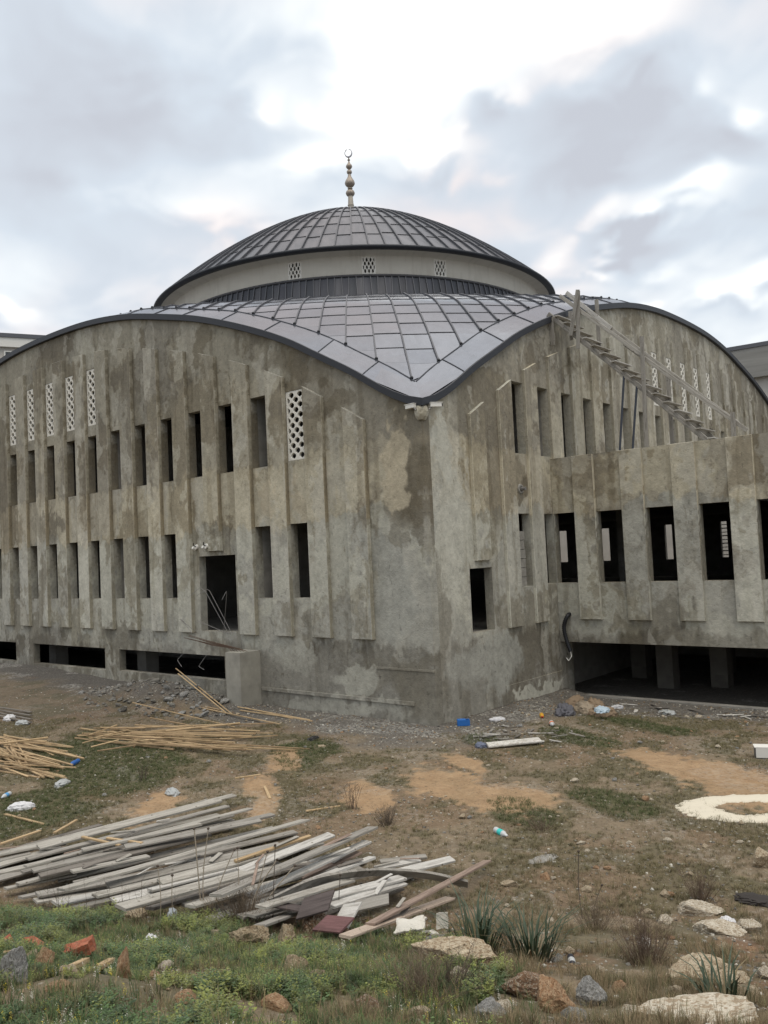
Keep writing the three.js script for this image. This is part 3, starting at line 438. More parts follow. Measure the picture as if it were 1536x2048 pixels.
// ---- drum with grilles, skirt of dark sheets, dome and finial
const MCream = std({ color: lin(1, 1, 1), roughness: 0.9, bumpMap: bumpPl, bumpScale: 0.004, map: colourMap(1024, 256, (u, v) => { const n = fbm(u * 60, v * 8, 4), s = ss(0.55, 0.75, fbm(u * 220, v * 3 + 7, 4)); let c = mix3([0.50, 0.475, 0.415], [0.57, 0.545, 0.48], n); c = mix3(c, [0.40, 0.375, 0.32], s * 0.3); return c; }) });
const DG = []; for (let i = -1; i <= 1; i++) DG.push(44.7 + 18.6 * i);
const drum = part(mosque, 'drum', MCream, (() => { // cylinder wall with square openings, then the hollowed cornice above
  const pos = [], uv = [], idx = [], q = (th, r, y) => { pos.push(CX + r * cosd(th), y, CZ + r * sind(th)); uv.push(th / 360 * 2, (y - 13) / 3); return pos.length / 3 - 1; };
  const st = [13.2, 15.115, 15.825, 15.87], prof = [[9.3, 15.87], [9.34, 15.9], [9.45, 15.93], [9.62, 15.945], [9.8, 15.955]];
  const cuts = []; for (let a = 0; a < 360; a += 3) cuts.push(a); for (const d of DG) { const b = d + (d < 0 ? 360 : 0); cuts.push(b - 1.72, b + 1.72); } cuts.sort((a, b) => a - b); cuts.push(360);
  for (let i = 0; i < cuts.length - 1; i++) {
    const a = cuts[i], b = cuts[i + 1], mid = (a + b) / 2, hole = DG.some((d) => Math.abs(((mid - d + 540) % 360) - 180) < 1.7);
    for (let j = 0; j < 3; j++) { if (hole && j === 1) continue; const v = [q(a, 9.3, st[j]), q(b, 9.3, st[j]), q(b, 9.3, st[j + 1]), q(a, 9.3, st[j + 1])]; idx.push(v[0], v[2], v[1], v[0], v[3], v[2]); }
    for (let j = 0; j < prof.length - 1; j++) { const v = [q(a, ...prof[j]), q(b, ...prof[j]), q(b, ...prof[j + 1]), q(a, ...prof[j + 1])]; idx.push(v[0], v[2], v[1], v[0], v[3], v[2]); }
  }
  return toCreasedNormals(setGeo(pos, idx, uv), 0.5);
})());
tag(drum, 'cream drum under the dome');
{ const gg = grilleGeo(0.55, 0.70, 0.06, 3, 4);
  for (const d of DG) { const g = gg.clone(), p = g.attributes.position; for (let i = 0; i < p.count; i++) { const a = d + 1.7 - (p.getX(i) / 0.55) * 3.4, r = 9.24 + p.getZ(i); const y = 15.12 + p.getY(i); p.setXYZ(i, CX + r * cosd(a), y, CZ + r * sind(a)); } g.computeVertexNormals(); mesh('window_grille', g, MGrille, drum); }
  mesh('inner_drum', new THREE.CylinderGeometry(8.9, 8.9, 3, 60, 1, true).translate(CX, 14.6, CZ), MRaw, drum);
}
const MSkirt = [lead(0.075, 0.078, 0.09, 0.75), lead(0.088, 0.09, 0.1, 0.75), lead(0.066, 0.07, 0.08, 0.75)];
const fSk = (r) => mix(15.02, 13.5, (r - 9.36) / 0.34), skirt = sub(mosque, 'skirt'); 
for (let i = 0; i < 60; i++) { const a = 0 - 8 + i * 1.75; mesh('skirt_sheet', shellPatch(a + 0.03, a + 1.72, 9.36, 9.72, fSk, R(0, 0.01), 1, 2), MSkirt[i % 3], skirt); const w = (i % 2 ? 0.35 : -0.35), p = [onShell(a, 9.37, fSk, 0.01), onShell(a + w, 9.71, fSk, 0.01)]; mesh('skirt_seam', ribbon(p, [V(cosd(a), 0.2, sind(a)).normalize()], 0.03, 0.045), MSeam, skirt); }
mesh('skirt_base', new THREE.CylinderGeometry(9.35, 9.69, 1.5, 90, 1, true).translate(CX, 14.25, CZ), MSkirt[0], skirt);
mesh('flashing', new THREE.LatheGeometry([[9.31, 14.98], [9.42, 15.0], [9.41, 15.085], [9.31, 15.095]].map(([r, y]) => new THREE.Vector2(r, y)), 120).translate(CX, 0, CZ), std({ color: lin(0.085, 0.085, 0.09), roughness: 0.6, metalness: 0.4 }), skirt);
const APEX = 21.4, fD = (r) => APEX - 0.2 * r - 0.0343 * r * r;
const dome = part(mosque, 'dome', MDome[0], new THREE.LatheGeometry([...Array(24).keys()].map((i) => { const r = 9.9 * (1 - i / 23); return new THREE.Vector2(Math.max(r, 0.001), fD(r) - 0.012); }), 120).translate(CX, 0, CZ)); tag(dome, 'shallow dome of dark lead sheets');
mesh('gutter', new THREE.LatheGeometry([[9.74, 15.945], [9.86, 15.93], [10.02, 15.965], [10.03, 16.05], [9.96, 16.09], [9.86, 16.06]].map(([r, y]) => new THREE.Vector2(r, y)), 140).translate(CX, 0, CZ), std({ color: lin(0.04, 0.044, 0.052), roughness: 0.5, metalness: 0.4 }), dome);
{ let n = 0; for (let i = 0; i < 44; i++) { const a = -41 + i * 3.9, rows = [9.9, 8.75, 7.6, 6.4, 5.2, 3.9, 2.5, 0.9]; for (let j = 0; j < 7; j++) { if (n >= 300) break; n++; const off = i % 2 ? 0.16 : 0, r0 = rows[j + 1] + (j < 6 ? off : 0), r1 = rows[j] + (j ? off : 0); mesh('dome_panel', shellPatch(a + 0.02, a + 3.88, r0 + 0.005, r1 - 0.008, fD, R(0, 0.008), 3, 3), MDome[Math.floor(rnd() * 3)], dome); if (j < 6) { const pts = [0, 1.3, 2.6, 3.9].map((d) => onShell(a + d, r0, fD, 0.006)); mesh('cross_seam', ribbon(pts, [0, 1.3, 2.6, 3.9].map((d) => shUp(a + d, r0, fD)), 0.02, 0.022), MSeam, dome); } } }
  for (let i = 0; i < 45; i++) { const a = -41 + i * 3.9, pts = [], ups = []; for (let j = 0; j <= 14; j++) { const r = mix(9.93, 0.5, j / 14); pts.push(onShell(a, r, fD, 0.004)); ups.push(shUp(a, r, fD)); } mesh('standing_seam', ribbon(pts, ups, 0.055, 0.07), MSeam, dome); } }
const finial = sub(mosque, 'finial'); tag(finial, 'fluted bronze coloured finial with open crescent');
{ const MF = std({ color: lin(0.33, 0.285, 0.24), roughness: 0.45, metalness: 0.35 }), MF2 = std({ color: lin(0.38, 0.345, 0.29), roughness: 0.5, metalness: 0.25 }), MC = std({ color: lin(0.35, 0.34, 0.36), roughness: 0.35, metalness: 0.8 });
  const lathe = (name, prof, mat, flute = 0) => { const g = new THREE.LatheGeometry(prof.map(([r, y]) => new THREE.Vector2(r, y)), 48); if (flute) { const p = g.attributes.position; for (let i = 0; i < p.count; i++) { const x = p.getX(i), z = p.getZ(i), a = Math.atan2(z, x), r = Math.hypot(x, z), k = r > 0.1 ? 1 - flute * Math.abs(Math.sin(a * 8)) : 1; p.setX(i, x * k); p.setZ(i, z * k); } g.computeVertexNormals(); } g.translate(CX, 0, CZ); return mesh(name, g, mat, finial); };
  lathe('collar', [[0.5, 21.28], [0.34, 21.5], [0.26, 21.62], [0.19, 21.72], [0.001, 21.73]], MLead[1]);
  lathe('shaft', [[0.15, 21.5], [0.145, 21.86], [0.165, 21.87], [0.165, 21.92], [0.145, 21.93], [0.12, 22.42], [0.001, 22.43]], MF2);
  lathe('ball', [[0.10, 22.36], [0.17, 22.40], [0.225, 22.48], [0.235, 22.55], [0.2, 22.64], [0.11, 22.71], [0.06, 22.73]], MF, 0.1);
  lathe('ring', [[0.06, 22.72], [0.07, 22.74], [0.13, 22.76], [0.13, 22.79], [0.07, 22.81], [0.07, 22.86]], MF2);
  lathe('bulb', [[0.07, 22.84], [0.17, 22.89], [0.25, 22.99], [0.26, 23.08], [0.22, 23.19], [0.15, 23.3], [0.09, 23.42], [0.07, 23.56]], MF, 0.1);
  lathe('ball', [[0.07, 23.55], [0.12, 23.58], [0.14, 23.64], [0.125, 23.71], [0.06, 23.77], [0.045, 23.80]], MF, 0.08);
  lathe('bulb', [[0.045, 23.78], [0.11, 23.84], [0.165, 23.92], [0.15, 24.0], [0.08, 24.09], [0.04, 24.2], [0.035, 24.26], [0.075, 24.275], [0.075, 24.305], [0.035, 24.32], [0.03, 24.42]], MF, 0.08);
  const s = new THREE.Shape(), N = 28; for (let i = 0; i <= N; i++) { const a = mix(-250, 70, i / N); const x = 0.2 * cosd(a), y = 0.225 * sind(a); i ? s.lineTo(x, y) : s.moveTo(x, y); } for (let i = 0; i <= N; i++) { const a = mix(72, -252, i / N); s.lineTo(0.172 * cosd(a), 0.192 * sind(a) + 0.032); }
  const g = new THREE.ExtrudeGeometry(s, { depth: 0.05, bevelEnabled: true, bevelSize: 0.006, bevelThickness: 0.008, bevelSegments: 1 }); g.rotateZ(0.12); g.rotateY(0.5); g.translate(CX, 24.63, CZ); mesh('crescent', g, MC, finial);
}
console.log('dome');

// ---------------------------------------------------------------- buildings behind
{ const MH = std({ map: colourMap(512, 256, (u, v) => { const n = fbm(u * 14, v * 10, 5), s = fbm(u * 60, v * 4, 3), k = 0.42 + 0.14 * n - 0.08 * s; return [k, k * 0.955, k * 0.88]; }), roughness: 0.9 }), MConc = std({ map: rawMap, color: lin(0.95, 0.97, 1) });
  const MGl = std({ color: lin(0.05, 0.06, 0.065), roughness: 0.15 }), MRoof = std({ color: lin(0.10, 0.105, 0.12), roughness: 0.7 });
  const house = (name, label, [x, z], turn, w, d, h, corn, wins, roofMat, rb) => {
    const o = root(name, label, 'building', [x, 0, z]); o.rotation.y = turn;
    part(o, 'wall', MH, boxUV(box(-w / 2, w / 2, -1, h - corn, -d, 0), 16, 8));
    part(o, 'cornice', roofMat, box(-w / 2 - rb, w / 2 + rb, h - corn, h, -d - rb, rb));
    part(o, 'roof', MRoof, box(-w / 2 - rb - 0.08, w / 2 + rb + 0.08, h + 0.002, h + 0.28, -d - rb - 0.08, rb + 0.08));
    for (const [wx, wy, ww, wh, n] of wins) { const f = part(o, 'window', MWhite, box(wx - ww / 2, wx + ww / 2, wy, wy + 0.08, 0.004, 0.09), box(wx - ww / 2, wx + ww / 2, wy + wh - 0.08, wy + wh, 0.004, 0.09), ...[...Array(n + 1).keys()].map((i) => { const c = mix(wx - ww / 2 + 0.05, wx + ww / 2 - 0.05, i / n); return box(c - 0.05, c + 0.05, wy + 0.08, wy + wh - 0.08, 0.004, 0.085); })); part(f, 'pane', MGl, box(wx - ww / 2, wx + ww / 2, wy, wy + wh, 0.001, 0.03)); part(f, 'sill', MWhite, box(wx - ww / 2 - 0.1, wx + ww / 2 + 0.1, wy - 0.09, wy - 0.003, 0.002, 0.2)); }
    return o;
  };
  const w1 = []; for (let i = 0; i < 9; i++) { for (const y of [2.6, 6, 9.4]) w1.push([-17 + i * 4.1 + (i % 2) * 0.5, y, 1.3, 1.9, 2]); }
  house('apartment_building', 'pale building with broad grey concrete cornice behind the right gable', [-2, -47], 0.10, 40, 12, 17.1, 2.1, w1, MConc, 0.5);
  house('apartment_building', 'white house with dark roof edge and paned window behind the left gable', [-44.2, -13.2], 1.12, 16, 10, 20.0, 0.65, [[-4.8, 17.1, 1.9, 2.0, 3], [-0.55, 17.1, 2.0, 2.0, 3], [-0.55, 13.2, 2.0, 2.0, 3], [4.4, 17.1, 1.6, 2.0, 2]], MWhite, 0.25);
}
console.log('houses');

// ---------------------------------------------------------------- wooden stair from the annex roof to the main roof
{ const st = root('wooden_stair', 'makeshift grey wooden stair with plank handrails climbing from annex roof to main roof', 'stair', [0, 0, 0]);
  const zA = -6.22, zB = -7.02, A = (x, z) => V(x, 10.42 - 0.985 * (x - 0.12), z);
  for (const z of [zA, zB]) part(st, 'stringer', WGrey[1], beam(A(-0.02, z), A(4.45, z), 0.05, 0.13));
  for (let i = 0; i < 16; i++) { const x = 0.22 + i * 0.272 + R(-0.02, 0.02), p = A(x, 0), y = p.y + 0.11 + R(-0.01, 0.01), j = R(-0.05, 0.05), w = R(-0.01, 0.01); part(st, 'tread', WGrey[i % 3 ? 0 : 3], beam(V(x + 0.05 - w, y, zA + 0.12 + j), V(x + 0.05 + w, y, zB - 0.1 + j), R(0.13, 0.17), 0.028)); }
  const post = (x, z, y0, y1, dx = 0) => part(st, 'post', WGrey[1], beam(V(x, y0, z), V(x + dx, y1, z), 0.11, 0.04, V(0, 0, 1)));
  post(0.9, zA + 0.1, 9.35, 10.95, 0.1); post(0.72, zA + 0.15, 9.75, 10.98, 0.3); post(2.68, zA + 0.1, 6.0, 9.32, 0.06); post(4.9, zA + 0.1, 6.0, 6.98, 0.02); post(1.07, zB - 0.08, 9.4, 10.9); post(0.22, zB - 0.08, 9.9, 10.75); post(0.1, zA + 0.05, 9.62, 10.42); post(3.0, zB - 0.08, 6.0, 8.5); post(4.6, zB - 0.08, 6.0, 7.05);
  part(st, 'handrail', WGrey[0], beam(V(0.4, 10.98, zA + 0.04), V(2.66, 8.86, zA + 0.04), 0.10, 0.035, V(0, 0, 1))); part(st, 'handrail', WGrey[0], beam(V(2.2, 9.24, zA - 0.0), V(5.2, 6.5, zA - 0.0), 0.10, 0.035, V(0, 0, 1)));
  part(st, 'handrail', WGrey[3], beam(V(0.18, 11.3, zB), V(1.5, 9.95, zB), 0.12, 0.035, V(0, 0, 1))); part(st, 'handrail', WGrey[0], beam(V(1.0, 10.42, zB - 0.04), V(4.75, 6.8, zB - 0.04), 0.11, 0.035, V(0, 0, 1)));
  for (const [a, b] of [[2.11, 1.84], [2.45, 2.2]]) { const p = root('steel_prop', a < 2.3 ? 'dark steel prop under the stair, nearer its top' : 'dark steel prop under the stair, nearer its foot', 'prop', [b, 5.97, zA]); part(p, 'tube', std({ color: lin(0.06, 0.07, 0.09), roughness: 0.6, metalness: 0.3 }), new THREE.TubeGeometry(new THREE.LineCurve3(V(0, 0, 0), V(a - b + 0.03, A(a, 0).y - 0.09 - 5.97, 0.0)), 1, 0.03, 10)); part(p, 'foot_plate', MRust, box(-0.09, 0.09, 0.0, 0.012, -0.09, 0.09)); }
}
// small fittings on the walls
{ const camera1 = (pos, turn, label) => { const c = root('security_camera', label, 'camera', pos); c.rotation.y = turn; part(c, 'housing', MWhite, new THREE.BoxGeometry(0.1, 0.09, 0.26).translate(0, 0, 0.16), new THREE.BoxGeometry(0.12, 0.012, 0.30).translate(0, 0.052, 0.17)); part(c, 'lens', MBlack, new THREE.CylinderGeometry(0.032, 0.036, 0.03, 16).rotateX(Math.PI / 2).translate(0, 0, 0.302)); part(c, 'bracket', MSteel, new THREE.CylinderGeometry(0.018, 0.018, 0.12, 8).rotateX(0.9).translate(0, -0.07, 0.04)); };
  camera1([-0.05, 7.24, 0.16], -Math.PI / 2 - 0.12, 'white security camera under the roof tip aimed along the doorway facade'); camera1([0.16, 7.24, -0.06], Math.PI / 2 + 0.9, 'white security camera under the roof tip aimed along the stair side');
  part(flank, 'corner_block', MRight[2], boxUV(new THREE.IcosahedronGeometry(0.17, 1).scale(1, 1.3, 1).translate(-0.03, 7.1, -0.02), TU, TV, 1));
  for (const [x, n] of [[-8.49, 'left'], [-7.86, 'right']]) { const l = root('spot_lamp', n === 'left' ? 'small white spot lamp above the doorway, farther from the corner' : 'small white spot lamp above the doorway on the short rib', 'lamp', [x, 4.37, n === 'left' ? 0.0 : 0.13]); part(l, 'lamp_base', MWhite, new THREE.CylinderGeometry(0.06, 0.07, 0.05, 14).rotateX(Math.PI / 2).translate(0, 0, 0.025)); part(l, 'arm', MBlack, new THREE.TubeGeometry(new THREE.QuadraticBezierCurve3(V(0, 0, 0.04), V(0.03, 0.02, 0.16), V(0.11, 0.1, 0.2)), 8, 0.014, 6)); part(l, 'head', MWhite, new THREE.CylinderGeometry(0.04, 0.06, 0.1, 14).rotateX(1.2).translate(-0.02, -0.04, 0.1)); }
  const h = root('drain_hose', 'thick black corrugated hose hanging out at the annex corner', 'hose', [0.32, 1.95, -5.72]); { const c = new THREE.CatmullRomCurve3([V(0.02, 0.06, -0.1), V(0.02, 0.02, 0.06), V(-0.08, -0.25, 0.1), V(-0.05, -0.6, 0.08), V(0.05, -0.95, 0.06)]); const g = new THREE.TubeGeometry(c, 90, 0.055, 12), p = g.attributes.position, nn = g.attributes.normal; for (let i = 0; i < p.count; i++) { const k = 0.006 * Math.sin(Math.floor(i / 13) * 1.6); p.setXYZ(i, p.getX(i) + nn.getX(i) * k, p.getY(i) + nn.getY(i) * k, p.getZ(i) + nn.getZ(i) * k); } part(h, 'hose_tube', MBlack, g); part(h, 'wire', MWhite, rod([[0.05, -0.9, 0.06], [0.08, -1.08, 0.08], [0.0, -1.2, 0.1], [-0.06, -1.12, 0.1]], 0.012)); }
  const k2 = root('pipe_stub', 'broken pipe stub sticking from the flank wall in a rough hole', 'pipe', [0, 5.45, -4.12]); part(k2, 'stub', MSteel, new THREE.CylinderGeometry(0.05, 0.05, 0.2, 12).rotateZ(Math.PI / 2).translate(0.06, 0, 0)); part(k2, 'cement_ring', MRaw, boxUV(new THREE.TorusGeometry(0.1, 0.04, 6, 14).rotateY(Math.PI / 2), 1, 1));
}

// ---------------------------------------------------------------- timber lying on the ground (metres: both ends, width, kind)
const PLANKS=[[0.29,0.2,9.82,0.84,0.2,6.5,0.16,0],[0.61,0.25,9.61,1.0,0.25,6.91,0.14,0],[0.85,0.23,9.88,1.3,0.23,7.01,0.14,1],[1.12,0.24,10.04,1.73,0.24,6.93,0.16,0],[1.32,0.23,10.05,2.19,0.22,6.9,0.17,1],[2.09,0.35,9.96,2.3,0.3,9.06,0.14,0],[2.88,0.5,10.52,2.88,0.26,6.91,0.18,0],[1.59,0.24,10.1,2.06,0.21,7.93,0.12,2],[1.51,0.2,10.33,1.64,0.15,9.04,0.12,0],[2.26,0.29,10.47,2.53,0.14,8.98,0.14,1],[2.86,0.35,9.96,3.28,0.24,7.76,0.14,1],[-0.05,0.12,9.81,0.41,0.12,8.75,0.12,1],[0.51,0.15,10.33,0.56,0.15,9.28,0.14,0],[3.11,0.4,10.26,3.17,0.19,8.33,0.14,0],[2.31,0.25,10.52,2.45,0.09,9.42,0.14,0],[3.25,0.34,10.14,3.37,0.14,8.34,0.14,3],[4.05,0.59,10.54,3.68,0.2,8.13,0.16,0],[4.8,0.68,9.97,4.04,0.33,6.81,0.16,1],[3.69,0.31,8.76,3.7,0.3,7.24,0.14,3],[3.46,0.34,8.64,3.59,0.34,7.52,0.05,4],[4.64,0.46,9.41,4.18,0.25,7.08,0.12,3],[4.24,0.2,8.33,4.25,0.2,7.32,0.11,5],[4.59,0.31,8.58,4.62,0.26,7.49,0.12,3],[4.99,0.16,7.51,5.29,0.16,6.78,0.14,3],[6.24,0.54,9.36,5.65,0.14,6.56,0.1,5],[6.36,0.63,9.81,5.88,0.12,7.65,0.12,6],[5.36,0.48,9.12,5.3,0.25,7.75,0.13,3],[5.52,0.46,9.13,5.35,0.21,7.79,0.1,3],[5.04,0.47,9.75,4.89,0.14,8.02,0.14,1],[5.47,0.57,10.0,5.12,0.33,9.17,0.12,1],[4.62,0.12,7.45,4.91,0.12,6.94,0.1,3],[4.46,0.08,7.17,4.83,0.08,6.71,0.1,1],[4.71,0.44,9.97,4.38,0.1,8.15,0.14,0],[3.88,0.39,10.1,3.66,0.12,8.44,0.13,2],[-0.19,0.08,10.15,-0.04,0.08,8.32,0.15,2],[2.74,0.24,9.12,2.98,0.24,8.17,0.12,2],[3.78,0.16,8.22,4.11,0.16,7.43,0.09,2],[5.31,0.3,9.07,5.2,0.09,7.68,0.12,2],[0.16,0.2,10.23,0.45,0.2,9.43,0.14,0],[0.3,0.16,10.36,0.46,0.16,9.65,0.14,1],[0.69,0.13,10.34,0.9,0.13,9.6,0.15,0],[0.88,0.13,10.55,0.9,0.09,9.8,0.14,1],[1.41,0.16,10.43,1.54,0.1,9.62,0.13,0],[1.86,0.17,10.47,1.92,0.07,9.5,0.13,1],[2.69,0.3,10.49,2.64,0.1,9.27,0.14,3],[2.92,0.27,10.39,2.81,0.06,9.18,0.13,0],[1.36,0.3,9.41,1.83,0.3,7.91,0.14,0],[1.72,0.29,9.02,2.4,0.29,7.32,0.13,1],[3.27,0.35,9.56,3.57,0.27,7.68,0.15,0],[3.35,0.34,9.74,3.54,0.22,7.99,0.13,3],[4.44,0.51,10.01,4.18,0.2,8.27,0.14,0],[5.22,0.6,9.77,4.85,0.25,8.13,0.13,0],[0.17,0.04,9.95,1.12,0.08,7.04,0.16,0],[0.68,0.08,9.9,1.44,0.12,7.02,0.1,1],[0.95,0.12,10.0,1.4,0.04,7.0,0.13,1],[1.02,0.04,9.84,1.71,0.08,7.22,0.15,1],[1.47,0.08,9.81,2.43,0.12,7.1,0.14,1],[1.93,0.14,9.84,2.62,0.04,6.87,0.15,1],[2.12,0.04,9.53,2.88,0.08,7.43,0.13,1],[2.44,0.12,9.68,3.43,0.12,7.15,0.16,1],[2.92,0.19,9.72,3.22,0.04,7.21,0.11,0],[2.95,0.09,9.51,3.89,0.08,7.26,0.14,2],[3.35,0.18,9.62,3.95,0.12,7.46,0.14,1],[3.97,0.31,9.73,4.17,0.04,7.16,0.16,0],[3.98,0.16,9.39,4.39,0.08,7.45,0.13,1],[4.38,0.3,9.63,4.74,0.12,7.41,0.1,1],[4.9,0.43,9.76,5.01,0.04,7.18,0.11,1],[4.79,0.29,9.52,5.09,0.08,7.54,0.15,0]];
const TOP=[[0.84,0.29,9.11,1.61,0.29,9.02,0.04,4],[1.22,0.3,8.97,1.81,0.3,8.82,0.04,4],[0.07,0.2,9.1,-0.4,0.14,8.5,0.04,4],[-0.24,0.17,9.72,-0.47,0.12,9.03,0.04,4],[-2.12,0.02,8.77,-1.04,0.02,8.68,0.04,4],[0.38,0.02,5.46,1.0,0.02,5.9,0.04,4],[-0.52,0.02,5.37,-0.29,0.02,4.96,0.04,4],[2.0,0.02,6.06,2.28,0.02,5.59,0.04,4]];
const MID=[[-7.87,0.35,2.7,-3.98,0.06,2.52,0.03],[-9.57,0.25,1.27,-5.8,0.13,1.5,0.03],[-8.91,0.22,1.48,-4.06,0.06,1.68,0.03],[-8.25,0.18,1.44,-3.26,0.06,1.77,0.03],[-6.59,0.13,3.04,-3.18,0.06,3.04,0.03],[-5.74,0.1,4.6,-2.68,0.06,3.59,0.03],[-6.1,0.14,3.79,-3.09,0.06,2.53,0.03],[-5.33,0.14,4.39,-2.77,0.11,2.93,0.03],[-6.16,0.1,4.42,-4.58,0.06,4.11,0.03],[-5.8,0.08,4.78,-2.86,0.1,3.54,0.02],[-6.02,0.11,3.92,-3.36,0.09,1.88,0.03],[-4.55,0.06,4.75,-3.94,0.03,3.85,0.04],[-4.83,0.07,4.78,-4.33,0.04,3.82,0.03],[-7.42,0.05,4.43,-4.39,0.04,4.18,0.04],[-5.53,0.08,4.01,-3.99,0.12,3.17,0.02],[-5.54,0.04,3.67,-1.96,0.04,3.81,0.03],[-6.06,0.12,4.03,-4.38,0.1,2.63,0.03],[-6.66,0.05,4.92,-5.27,0.1,3.98,0.03],[-4.88,0.12,3.78,-3.99,0.12,2.35,0.04],[-6.42,0.06,4.36,-5.72,0.04,3.01,0.03],[-4.11,0.04,4.37,-2.15,0.08,3.73,0.03],[-6.59,0.07,4.16,-4.16,0.1,3.83,0.03],[-6.62,0.1,4.84,-3.75,0.14,3.83,0.03],[-4.25,0.14,4.26,-2.51,0.11,3.76,0.03],[-5.03,0.04,4.5,-3.88,0.06,3.85,0.04],[-3.91,0.08,4.4,-2.32,0.08,4.21,0.03],[-6.83,0.05,4.04,-2.54,0.07,4.11,0.03],[-5.29,0.09,4.99,-1.57,0.13,4.04,0.03],[-5.75,0.13,4.82,-4.82,0.11,3.64,0.03],[-6.5,0.04,4.79,-5.27,0.03,3.41,0.03],[-6.82,0.12,4.43,-5.57,0.14,3.89,0.03],[-5.86,0.09,4.7,-3.54,0.08,2.54,0.04],[-5.3,0.07,4.65,-2.45,0.1,4.37,0.02],[-5.45,0.13,4.3,-2.66,0.11,3.14,0.04],[-5.85,0.14,5.13,-4.98,0.11,4.73,0.02],[-6.45,0.08,4.8,-5.13,0.03,3.54,0.03],[-5.14,0.08,3.88,-2.39,0.13,2.76,0.03],[-4.25,0.05,4.45,-1.02,0.07,3.46,0.03],[-5.2,0.1,4.13,-4.12,0.13,3.88,0.02],[-6.55,0.04,5.06,-3.43,0.04,4.6,0.04],[-4.55,0.1,4.88,-1.7,0.13,4.12,0.04],[-5.12,0.11,4.8,-2.08,0.09,4.12,0.02],[-4.71,0.08,4.33,-2.92,0.06,2.94,0.02],[-4.37,0.09,4.77,-2.44,0.04,2.58,0.04],[-6.64,0.14,4.37,-5.66,0.12,3.8,0.03],[-6.52,0.1,4.92,-4.12,0.13,4.38,0.02],[-4.39,0.07,4.27,-0.87,0.04,3.16,0.03],[-5.23,0.11,3.93,-4.77,0.09,3.08,0.03],[-6.5,0.02,4.82,-4.84,0.02,3.78,0.03],[-5.44,0.06,4.57,-3.34,0.06,4.07,0.03],[-6.11,0.05,4.63,-3.07,0.02,2.96,0.03],[-4.12,0.07,4.61,-2.4,0.06,4.16,0.02],[-6.8,0.03,4.88,-6.03,0.06,3.4,0.03],[-5.75,0.12,0.97,-3.06,0.03,0.99,0.03],[-5.45,0.09,1.14,-3.42,0.03,0.98,0.03],[-5.53,0.1,0.9,-3.58,0.03,1.06,0.03],[-4.92,0.06,0.93,-2.92,0.03,1.05,0.03],[-3.59,0.04,4.24,-2.33,0.03,4.01,0.03],[-6.26,0.1,4.88,-6.47,0.15,4.04,0.03],[-5.85,0.1,5.12,-5.67,0.15,4.24,0.03],[-5.61,0.1,5.42,-5.51,0.15,4.74,0.03],[-5.05,0.1,5.54,-4.9,0.15,4.97,0.03],[-4.57,0.1,5.68,-4.1,0.15,5.07,0.03]];
const LEAN=[[-9.49,0.81,0.17,-5.21,0.06,1.56,0.03],[-8.44,0.81,0.85,-5.38,0.08,1.6,0.03]];
